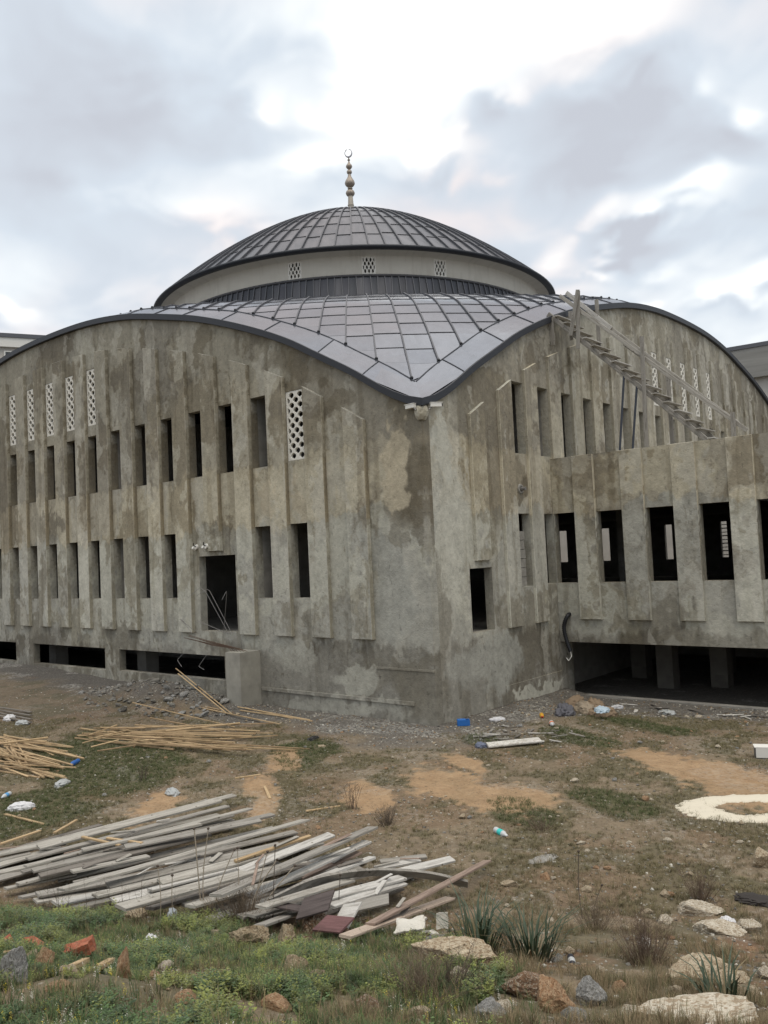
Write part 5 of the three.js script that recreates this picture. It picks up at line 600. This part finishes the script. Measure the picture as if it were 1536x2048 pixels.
for (let v = 0; v < 2; v++) scatter('dry_grass', tuft(15, 1, 0.5, 0.011, 50 + v, 0.6), grassMat, 6500, () => { const [x, z] = spotIn(4.2, 15, 0.9); if (!outside(x, z, 0.8) || pileHit(x, z, -0.02)) return null; const q = zones(x, z), right = ss(-1, 1.5, acrossView(x, z)), k = (0.2 + 0.65 * right * ss(12, 8, alongView(x, z)) + 0.3 * ss(0.52, 0.62, fbm(x * 1.1 + 11, z * 1.1 + 52, 3))) * (1 - q.sand) * (1 - q.gravel) * ss(0.42, 0.58, fbm(x * 1.9 + 61, z * 1.9 + 12, 3)); return rnd() < k ? [x, z, q] : null; }, (d, c, x, z, q) => { const near = ss(12, 6, alongView(x, z)); put(d, x, z, R(0.06, 0.11) * (0.7 + 0.4 * near), R(0.035, 0.10) * (0.6 + 0.6 * near) * (rnd() < 0.08 ? 1.8 : 1)); const b = R(0.6, 1.35), g = rnd() < 0.3 ? 1 : 0; c.setRGB(mix(0.24, 0.12, g) * b, mix(0.185, 0.12, g) * b, mix(0.11, 0.055, g) * b); }, v ? 'dry brown grass in wispy clumps nearer the right' : 'straw coloured dead grass among the stones', 'grass');
for (let v = 0; v < 3; v++) scatter('weeds', leafy(8, 1, 0.2, 60 + v), leafMat, 4800, () => { const [x, z] = spotIn(3.6, 9.4, 0.8); if (pileHit(x, z, -0.03)) return null; const q = zones(x, z), k = q.green * q.bank * (0.35 + 0.9 * ss(0.42, 0.6, fbm(x * 2.2 + 15 + v * 3, z * 2.2 + 8, 3))) - 0.22; return rnd() < k ? [x, z, q] : null; }, (d, c, x, z, q) => { const big = ss(0.45, 0.7, fbm(x * 1.3 + 80, z * 1.3, 3)); put(d, x, z, R(0.06, 0.12) * (0.8 + 0.7 * big), R(0.04, 0.12) * (0.6 + 0.9 * big)); const b = R(0.45, 1.4), k = fbm(x * 1.5 + 5, z * 1.5 + v * 7, 3) + R(-0.1, 0.1); c.setRGB(mix(0.075, 0.20, ss(0.4, 0.62, k)) * b, mix(0.135, 0.225, ss(0.4, 0.62, k)) * b, mix(0.036, 0.055, k) * b); }, ['leafy green weeds carpeting the near bank', 'fresh green seedlings on the near bank', 'yellow green herbs on the near bank'][v], 'weeds');
scatter('grass', tuft(14, 1, 0.4, 0.011, 91, 0.6), grassMat, 3400, () => { const [x, z] = spotIn(3.6, 9.2, 0.8); if (pileHit(x, z, -0.03)) return null; const q = zones(x, z), k = q.green * q.bank * (0.25 + ss(0.45, 0.6, fbm(x * 1.2 + 95, z * 1.2 + 8, 3))); return rnd() < k ? [x, z, q] : null; }, (d, c, x, z) => { put(d, x, z, R(0.08, 0.15), R(0.06, 0.16)); const b = R(0.6, 1.3), y = rnd() < 0.25; c.setRGB((y ? 0.2 : 0.075) * b, (y ? 0.165 : 0.115) * b, (y ? 0.085 : 0.04) * b); }, 'long dark green grass on the near bank', 'grass');
scatter('weed_flowers', leafy(3, 1, 0.12, 66), grassMat, 900, () => { const [x, z] = spotIn(3.8, 9.2, 0.8); const q = zones(x, z); return rnd() < q.green * q.bank * ss(0.5, 0.62, fbm(x * 2 + 33, z * 2 + 7, 3)) ? [x, z, q] : null; }, (d, c, x, z) => { put(d, x, z, R(0.05, 0.09), R(0.07, 0.12)); rnd() < 0.6 ? c.setRGB(0.6, 0.58, 0.5) : c.setRGB(0.55, 0.45, 0.06); }, 'tiny white and yellow weed flowers on the near bank', 'flowers');
// strap leaved plants
[['ASPH1', 'dense clump of dark strap leaves beside the white foam sheet', 0.5, 90], ['ASPH2', 'larger clump of dark strap leaves right of the first clump', 0.5, 100], ['ASPH3', 'thin clump of strap leaves before the split beige boulder', 0.36, 36]].forEach(([k, label, h, n], i) => { const [x, , z] = PTS[k], p = root('strap_leaf_plant', label, 'plant', [x, groundY(x, z) - 0.02, z]); part(p, 'leaves', std({ color: lin(0.042, 0.068, 0.036), roughness: 0.55, side: THREE.DoubleSide }), tuft(n, h, 0.16, 0.0075, 700 + i, 0.8)); part(p, 'dead_leaves', std({ color: lin(0.2, 0.16, 0.09), roughness: 0.9, side: THREE.DoubleSide }), tuft(Math.round(n / 5), h * 0.8, 0.18, 0.006, 720 + i, 1.1)); });
// twiggy dry shrubs
const twigMat = [std({ color: lin(0.15, 0.105, 0.075), roughness: 0.9 }), std({ color: lin(0.19, 0.145, 0.10), roughness: 0.9 }), std({ color: lin(0.11, 0.085, 0.062), roughness: 0.9 })];
function twigs(n, h, spread, seed, thick = 0.0035) { const r = rngOf(seed), gs = []; const seg = (a, b, w) => { const d = b.clone().sub(a), s = V(d.z, 0.01, -d.x).normalize(), t = s.clone().cross(d).normalize(), pos = []; for (const [p, k] of [[a, w], [b, w * 0.55]]) for (let i = 0; i < 3; i++) { const c = Math.cos(i * 2.094) * k, e = Math.sin(i * 2.094) * k; pos.push(p.x + s.x * c + t.x * e, p.y + s.y * c + t.y * e, p.z + s.z * c + t.z * e); } gs.push(setGeo(pos, [0, 1, 4, 0, 4, 3, 1, 2, 5, 1, 5, 4, 2, 0, 3, 2, 3, 5]).toNonIndexed()); };
  for (let i = 0; i < n; i++) { const a = r() * 6.28, q = r(), base = V(Math.cos(a) * q * spread * 0.3, 0, Math.sin(a) * q * spread * 0.3), L = h * (0.5 + 0.6 * r()), tip = base.clone().add(V(Math.cos(a) * spread * q * r(), L, Math.sin(a) * spread * q * r())), mid = base.clone().lerp(tip, 0.5).add(V((r() - 0.5) * 0.12 * h, 0, (r() - 0.5) * 0.12 * h)); seg(base, mid, thick); seg(mid, tip, thick * 0.6); for (let j = 0; j < 4; j++) { const t = 0.3 + 0.65 * r(), o = t < 0.5 ? base.clone().lerp(mid, t * 2) : mid.clone().lerp(tip, t * 2 - 1), b = r() * 6.28, l = L * (0.12 + 0.25 * r()); seg(o, o.clone().add(V(Math.cos(b) * l * 0.7, l * (0.2 + 0.7 * r()), Math.sin(b) * l * 0.7)), thick * 0.5); } }
  return mergeGeometries(gs); }
[['SHRUB1', 130, 0.42, 0.4, 'brown twiggy shrub around the white plaster lump'], ['SHRUB2', 100, 0.3, 0.4, 'straw brown dry bush at the bottom centre'], ['SHRUB3', 80, 0.28, 0.35, 'low dry bush on the sand behind the plank heap'], ['SHRUB4', 90, 0.34, 0.35, 'dry bush above the right rock jumble'], ['SHRUB5', 90, 0.3, 0.35, 'thin dry bush in the middle of the right foreground'], ['SHRUB6', 90, 0.25, 0.4, 'dry bush below the long flat beige rock'], ['SHRUB7', 70, 0.2, 0.4, 'low grey bush by the blue labelled bottle'], ['SHRUB8', 220, 0.42, 0.55, 'reddish brown bush against the near side of the plank heap'], ['WEEDL', 14, 0.4, 0.2, 'bare dark weed on the green turf at the left'], ['STICKBARE', 16, 0.45, 0.25, 'bare branching weed on the sand beyond the planks']].forEach(([k, n, h, sp, label], i) => { const [x, , z] = PTS[k], p = root('dry_shrub', label, 'shrub', [x, groundY(x, z) - 0.02, z]); part(p, 'twigs', twigMat[i % 3], twigs(n, h, sp, 800 + i, n < 20 ? 0.005 : 0.0026)); });
{ // tall dead thistles with burr heads
  const MSt = std({ color: lin(0.34, 0.29, 0.225), roughness: 0.85 }), MSt2 = std({ color: lin(0.09, 0.07, 0.055), roughness: 0.9 }), MHd = std({ color: lin(0.07, 0.052, 0.04), roughness: 0.95 });
  const burr = (c, r) => { const g = new THREE.IcosahedronGeometry(r, 3), p = g.attributes.position; for (let i = 0; i < p.count; i++) { const k = 0.72 + 0.6 * fbm3(p.getX(i) * 90 + c.x * 40, p.getY(i) * 90, p.getZ(i) * 90, 2); p.setXYZ(i, p.getX(i) * k + c.x, p.getY(i) * k * 0.85 + c.y, p.getZ(i) * k + c.z); } g.computeVertexNormals(); return g; };
  const thistle = (k, list, label, dark) => { const [x, , z] = PTS[k], y = groundY(x, z), t = root('dead_thistle', label, 'thistle', [x, y - 0.02, z]); for (const [x0, z0, dx, dz, h, w] of list) { const tip = V(x0 + dx, h, z0 + dz), m = V(x0 + dx * 0.35 + R(-0.03, 0.03), h * 0.5, z0 + dz * 0.35 + R(-0.03, 0.03)), c = new THREE.CatmullRomCurve3([V(x0, 0, z0), m, tip]); part(t, 'stem', dark ? MSt2 : MSt, new THREE.TubeGeometry(c, 8, w, 6)); part(t, 'seed_head', MHd, burr(tip, 0.014)); } };
  const sx = 0.763, sz = -0.646; const S1 = (l, w, dl, h, r) => [l * sx, l * sz + w, dl * sx, dl * sz, h, r];
  thistle('STEM', [S1(0, 0, -0.05, 0.95, 0.006), S1(0.03, 0.02, 0.08, 0.95, 0.005), S1(0.1, 0, 0.25, 0.72, 0.005), S1(-0.35, 0.1, 0.0, 0.62, 0.004), S1(-0.1, 0.2, -0.02, 0.55, 0.004)], 'pale dead thistle stems with dark heads in front of the planks');
  thistle('STEM3', [S1(0, 0, 0.2, 0.75, 0.005), S1(0, 0.05, 0.33, 0.68, 0.006), S1(0.05, 0, 0.42, 0.6, 0.006), S1(-0.12, 0, 0.02, 0.8, 0.004)], 'leaning pale thistle stems right of the tall ones');
  thistle('STEM2', [S1(0, 0, 0.06, 0.8, 0.004), S1(0.6, -0.1, 0.03, 0.45, 0.004)], 'thin dark thistle stem before the middle of the heap', true);
  thistle('STICKTALL', [S1(0, 0, 0.0, 0.7, 0.004), S1(0.1, 0, 0.12, 0.35, 0.003)], 'single dark stalk standing in the right foreground', true);
  for (let i = 0; i < 7; i++) { const l = -1.5 + i * 0.22 + R(-0.06, 0.06), x = PTS.STEM[0] + l * sx, z = PTS.STEM[2] + l * sz + R(-0.1, 0.2), g = root('dead_weed', 'thin dark dead weed with tiny seed pods before the planks', 'weed', [x, groundY(x, z) - 0.02, z], 'thin dead weeds before the planks'); part(g, 'stalk', twigMat[2], twigs(4, R(0.4, 0.62), 0.25, 900 + i, 0.0026)); }
}
console.log('plants');

// ---------------------------------------------------------------- rubbish and small finds
const crumple = (seed, a, b, c, amp = 0.55) => { let g = new THREE.IcosahedronGeometry(1, 5); g.deleteAttribute('uv'); g.deleteAttribute('normal'); g = mergeVertices(g, 1e-4); const p = g.attributes.position; for (let i = 0; i < p.count; i++) { const x = p.getX(i), y = p.getY(i), z = p.getZ(i), k = 1 + amp * (Math.abs(fbm3(x * 2.6 + seed, y * 2.6, z * 2.6, 4) - 0.5) * 2 - 0.35); p.setXYZ(i, x * k * a, Math.max(-0.25, y * k) * b, z * k * c); } return toCreasedNormals(g, 0.45); };
const at = (k) => { const [x, , z] = PTS[k]; return [x, groundY(x, z), z]; };
const film = (r, g, b) => new THREE.MeshPhysicalMaterial({ color: lin(r, g, b), roughness: 0.45, transmission: 0.15, thickness: 0 });
const bag = (k, label, size, mat, seed, name = 'plastic_bag', cat = 'bag') => { const o = mesh(name, crumple(seed, ...size), mat, scene); const [x, y, z] = at(k); o.position.set(x, y + size[1] * 0.2, z); o.rotation.y = seed; return tag(o, label, cat); };
const FW = film(0.7, 0.7, 0.72), FG = film(0.42, 0.44, 0.44), FB = std({ color: lin(0.02, 0.02, 0.022), roughness: 0.4 });
bag('BAG', 'bright white crumpled bag on the green turf at the left', [0.24, 0.11, 0.12], FW, 1); bag('BAG2', 'greyish translucent bag on the left turf behind the white bag', [0.2, 0.09, 0.12], FG, 2); bag('BAG3', 'grey crumpled bag at the edge of the sand beyond the planks', [0.19, 0.1, 0.11], FG, 3); bag('WHITE', 'white crumpled bag near the small doorway flank', [0.2, 0.07, 0.12], FW, 4); bag('BLACKBAG', 'black bag at the right end of the lath pile', [0.2, 0.07, 0.1], FB, 5); bag('PL', 'clear plastic bag in front of the open basement', [0.26, 0.1, 0.15], FG, 6); bag('SHOE', 'white carton on the debris by the open basement', [0.18, 0.08, 0.11], FW, 7, 'carton', 'carton'); bag('BAGW1', 'bluish white plastic scrap at the rim of the weedy bank', [0.06, 0.12, 0.05], film(0.6, 0.66, 0.72), 8); bag('BAGW2', 'white plastic scrap in the dark bush at the left', [0.07, 0.07, 0.06], FW, 9); bag('BAGW3', 'tiny white scrap beside the orange brick', [0.03, 0.04, 0.03], FW, 10); bag('BAGW4', 'small white flower like scrap right of the plastic scraps', [0.03, 0.03, 0.03], FW, 11); bag('CEM', 'white plastic heap on the far left gravel', [0.3, 0.12, 0.16], FW, 12); bag('CEM2', 'grey plastic scrap beside the far left white heap', [0.22, 0.1, 0.14], FG, 13); bag('FOIL', 'crinkled dark foil under the white foam sheet', [0.18, 0.07, 0.1], std({ color: lin(0.16, 0.16, 0.17), roughness: 0.3, metalness: 0.6 }), 14, 'foil_scrap', 'foil'); bag('BAGR', 'white scrap among black ash at the right edge', [0.1, 0.05, 0.08], FW, 15); bag('BLACKDEB', 'black charred heap at the right edge', [0.22, 0.05, 0.15], std({ color: lin(0.035, 0.03, 0.027), roughness: 0.95 }), 16, 'charred_heap', 'debris'); bag('NETTING', 'grey torn netting lying in the right foreground grass', [0.26, 0.018, 0.12], std({ color: lin(0.27, 0.26, 0.24), roughness: 0.9 }), 17, 'netting', 'net');
{ // paper cement sacks thrown by the open basement
  const MP = [std({ color: lin(0.24, 0.175, 0.115), roughness: 0.85 }), std({ color: lin(0.30, 0.245, 0.18), roughness: 0.85 }), std({ color: lin(0.10, 0.10, 0.115), roughness: 0.8 })];
  [['SACK0', 'dark grey paper sack, leftmost of the sack heap', 2], ['SACK1', 'pale brown paper sack in front of the sack heap', 1], ['SACK2', 'brown paper sack at the right of the sack heap', 0], ['SACK3', 'brown paper sack behind, leftmost at the rear of the heap', 0], ['SACK4', 'dark brown sack on the rear of the sack heap', 0]].forEach(([k, l, m], i) => bag(k, l, [0.36, 0.22, 0.24], MP[m], 30 + i, 'cement_sack', 'sack'));
  const s = bag('SACKBLUE', 'pale blue torn sack lying on the sack heap', [0.24, 0.1, 0.18], std({ color: lin(0.42, 0.52, 0.6), roughness: 0.6 }), 40, 'cement_sack', 'sack'); s.position.y += 0.16;
}
function bottle(k, k2, label, body, band, cap, len = 0.28, r = 0.035) { const a = at(k), o = root('plastic_bottle', label, 'bottle', [a[0], a[1] + r, a[2]]); let turn = 0.6; if (k2) { const b = at(k2); turn = Math.atan2(b[0] - a[0], b[2] - a[2]); } o.rotation.set(Math.PI / 2, 0, -turn, 'YXZ'); o.rotation.set(Math.PI / 2, turn, 0, 'YXZ'); const L = (pr) => new THREE.LatheGeometry(pr.map(([q, y]) => new THREE.Vector2(q, y)), 18); part(o, 'bottle_body', body, L([[0.001, 0], [r * 0.9, 0.004], [r, 0.02], [r * 0.94, len * 0.3], [r, len * 0.4], [r, len * 0.7], [r * 0.6, len * 0.87], [r * 0.38, len * 0.92], [r * 0.38, len * 0.95]])); if (band) part(o, 'paper_label', band, L([[r * 1.02, len * 0.33], [r * 1.03, len * 0.35], [r * 1.03, len * 0.64], [r * 1.02, len * 0.66]])); part(o, 'cap', cap, L([[r * 0.42, len * 0.93], [r * 0.44, len], [0.001, len * 1.005]])); }
const MClear = film(0.6, 0.62, 0.63), col = (r, g, b) => std({ color: lin(r, g, b), roughness: 0.45 });
bottle('CYAN0', 'CYAN1', 'clear bottle with turquoise label lying in grass right of the planks', MClear, col(0.04, 0.55, 0.52), col(0.7, 0.7, 0.7), 0.3, 0.042);
bottle('BLUEBOTTLE', null, 'dark blue plastic bottle beside the left lath pile', col(0.03, 0.12, 0.38), null, col(0.03, 0.1, 0.3), 0.36, 0.045);
bottle('LIMECUP', null, 'clear bottle with blue label at the left edge', MClear, col(0.12, 0.34, 0.62), col(0.6, 0.65, 0.7), 0.26, 0.04);
bottle('ORANGE', null, 'clear bottle with orange label in front of the sack heap', MClear, col(0.75, 0.17, 0.03), col(0.5, 0.5, 0.5), 0.3, 0.05);
bottle('YELLOW', null, 'small yellow bottle with red cap left of the sack heap', col(0.62, 0.33, 0.03), null, col(0.5, 0.03, 0.03), 0.26, 0.05);
bottle('CAN', null, 'dark bottle with red cap in the shaded right foreground', col(0.02, 0.02, 0.03), MClear, col(0.6, 0.08, 0.05), 0.2, 0.03);
{ const o = root('plastic_crate', 'small blue plastic box at the foot of the building corner', 'box', at('BLUEBOX')); part(o, 'tray', col(0.02, 0.13, 0.42), box(-0.14, 0.14, 0, 0.02, -0.09, 0.09), box(-0.14, 0.14, 0.02, 0.12, 0.075, 0.09), box(-0.14, 0.14, 0.02, 0.12, -0.09, -0.075), box(-0.14, -0.125, 0.02, 0.12, -0.074, 0.074), box(0.125, 0.14, 0.02, 0.12, -0.074, 0.074)); part(o, 'lid', col(0.03, 0.16, 0.5), box(-0.13, 0.05, 0.1215, 0.13, -0.085, 0.085)); o.rotation.y = 0.7;
  const c = root('white_carton', 'white box with dark side at the right edge of the sand', 'box', at('WHITEBOX')); part(c, 'box_body', col(0.1, 0.1, 0.1), new THREE.BoxGeometry(0.3, 0.2, 0.24).translate(0, 0.1, 0)); part(c, 'flap', MWhite, box(-0.16, 0.16, 0.202, 0.215, -0.13, 0.13), box(-0.14, 0.14, 0.03, 0.2, 0.121, 0.13)); c.rotation.y = 0.4;
  const b0 = at('SLAB0'), b1 = at('SLAB1'); tag(mesh('gypsum_slab', beam(V(b0[0], b0[1] + 0.06, b0[2]), V(b1[0], b1[1] + 0.09, b1[2]), 0.24, 0.055, V(0.1, 1, 0).normalize(), 0.3), MRock[4], scene), 'long white plaster slab lying in front of the corner', 'slab');
  const tb = bag('SLAB0', 'blue and grey crumpled wrapper at the left end of the white slab', [0.14, 0.1, 0.1], std({ color: lin(0.12, 0.14, 0.2), roughness: 0.5 }), 50, 'wrapper', 'wrapper'); tb.position.x -= 0.15;
  const brick = (k, label, turn, tilt) => { const a = at(k), o = mesh('brick', boxUV(toCreasedNormals((() => { const g = new THREE.BoxGeometry(0.2, 0.085, 0.1, 10, 5, 6), p = g.attributes.position; for (let i = 0; i < p.count; i++) { const x = p.getX(i), y = p.getY(i), z = p.getZ(i), n = fbm3(x * 22 + turn * 9, y * 22, z * 22, 3) - 0.5; p.setXYZ(i, x * (1 + n * 0.16) - (x > 0.07 && z > 0 ? 0.02 : 0), y * (1 + n * 0.3), z * (1 + n * 0.2)); } return g; })(), 0.6), 0.4, 0.4), MBrick, scene); o.position.set(a[0], a[1] + 0.05, a[2]); o.rotation.set(tilt, turn, tilt * 0.5); tag(o, label, 'brick'); };
  const MBrick = rockMat([0.30, 0.095, 0.05], [0.40, 0.15, 0.085], [0.22, 0.09, 0.055], 21);
  brick('BRICK1', 'weathered orange red brick lying in the weeds, the most complete one', 0.9, 0.2); brick('BRICK2', 'broken red brick behind the wood chunk at the left', 0.2, -0.25); brick('BRICK3', 'red brick cut by the left edge', 1.3, 0.3);
  [['WOOD1', 'split pale wood chunk beside the broken red brick', 0.07], ['WOOD2', 'short wood stub under the orange red brick', 0.05], ['WOOD3', 'small yellowish wood offcut right of the orange red brick', 0.05]].forEach(([k, l, w]) => { const a = PTS[k + 'A'], b = PTS[k + 'B']; const ya = groundY(a[0], a[2]), yb = groundY(b[0], b[2]); tag(mesh('wood_chunk', beam(V(a[0], ya + 0.05, a[2]), V(b[0], yb + 0.07, b[2]), w, w * 0.7), WLath[1], scene), l, 'wood'); });
  { const a = at('FOAM'), o = root('foam_sheet', 'torn off-white foam sheets on the rocks right of the plank heap', 'foam', [a[0], a[1] + 0.08, a[2]]); o.rotation.y = 0.5; const MFo = std({ color: lin(0.66, 0.63, 0.56), roughness: 0.85, bumpMap: bumpFine, bumpScale: 0.01 });
    const sheet = (w, d, sd) => { const g = new THREE.BoxGeometry(w, 0.018, d, 14, 1, 10), p = g.attributes.position; for (let i = 0; i < p.count; i++) { const x = p.getX(i), z = p.getZ(i), e = 1 - 0.3 * fbm(x * 14 + sd, z * 14, 3) * (Math.abs(x) > w * 0.42 || Math.abs(z) > d * 0.4 ? 1 : 0); p.setXYZ(i, x * e, p.getY(i) + 0.16 * (fbm(x * 4 + sd, z * 4 + 2, 3) - 0.5), z * e); } return toCreasedNormals(g, 0.5); };
    [[0.34, 0.2, 0, 0.06, 0, 0.35], [0.22, 0.16, 0.2, 0.02, 0.06, -0.3], [0.16, 0.12, 0.28, 0.08, -0.04, 0.9]].forEach(([w, d, x, y, z, tl], i) => { const m = part(o, 'torn_sheet', MFo, sheet(w, d, i * 5 + 3)); m.position.set(x - 0.08, y, z); m.rotation.set(tl, i * 0.8, tl * 0.5); }); }
  // splinters and flat scraps by the corner
  for (let i = 0; i < 26; i++) { const x = 2.3 + R(-0.9, 0.9), z = 0.1 + R(-0.9, 0.6), y = groundY(x, z), a = R(0, 3.1), l = R(0.08, 0.22); tag(mesh('splinter', beam(V(x - Math.cos(a) * l, y + 0.02, z - Math.sin(a) * l), V(x + Math.cos(a) * l, y + R(0.02, 0.1), z + Math.sin(a) * l), R(0.03, 0.07), 0.012), WGrey[[1, 2, 3][i % 3]], scene), 'grey board splinter in the litter before the corner', 'splinter', 'splinters before the corner'); }
  for (let i = 0; i < 30; i++) { const x = R(0.6, 6.5), z = -5.3 + R(0, 1.7), y = groundY(x, z), a = R(0, 3.1), l = R(0.06, 0.25); tag(mesh('splinter', beam(V(x - Math.cos(a) * l, y + 0.02, z - Math.sin(a) * l), V(x + Math.cos(a) * l, y + R(0.02, 0.08), z + Math.sin(a) * l), R(0.03, 0.09), 0.014), i % 3 ? WGrey[2] : MRock[4], scene), 'scrap of board or plaster in the debris along the open basement', 'scrap', 'scraps along the open basement'); }
}
{ // ring of spilt lime on the sand
  const pos = [], idx = [], N = 260, M = 12, cx = 7.46, cz = 2.52, ux = 0.763, uz = -0.646; for (let i = 0; i <= N; i++) { const a = i / N * 2 * Math.PI, e = fbm(Math.cos(a) * 2 + 9, Math.sin(a) * 2 + 9, 4) - 0.5, fr = (fbm(Math.cos(a) * 14 + 3, Math.sin(a) * 14 + 5, 3) - 0.5) * 0.16; for (let j = 0; j <= M; j++) { const t = j / M, r0 = 0.42 + e * 0.25 + fr, r1 = 1 + e * 0.22 + fr, r = mix(r0, r1, t), l = Math.cos(a) * r * 1.08, d = Math.sin(a) * r * 0.62, x = cx + ux * l - uz * -d * -1 * 0 + (-0.646) * d, z = cz + uz * l + (-0.763) * d, y = groundY(x, z) + 0.028 * Math.sin(Math.PI * clamp(t)) + (fbm(x * 9, z * 9, 3) - 0.5) * 0.015 * Math.sin(Math.PI * t) - (j === 0 || j === M ? 0.02 : -0.004); pos.push(x, y, z); } }
  for (let i = 0; i < N; i++) for (let j = 0; j < M; j++) { const p = i * (M + 1) + j, q = p + M + 1; idx.push(p, p + 1, q, q, p + 1, q + 1); }
  const m = mesh('lime_ring', setGeo(pos, idx), std({ color: lin(0.62, 0.57, 0.46), roughness: 1, bumpMap: null }), scene); tag(m, 'cream ring of spilt lime powder on the bare sand', 'lime');
}
console.log('done');
renderer.render(scene, camera);
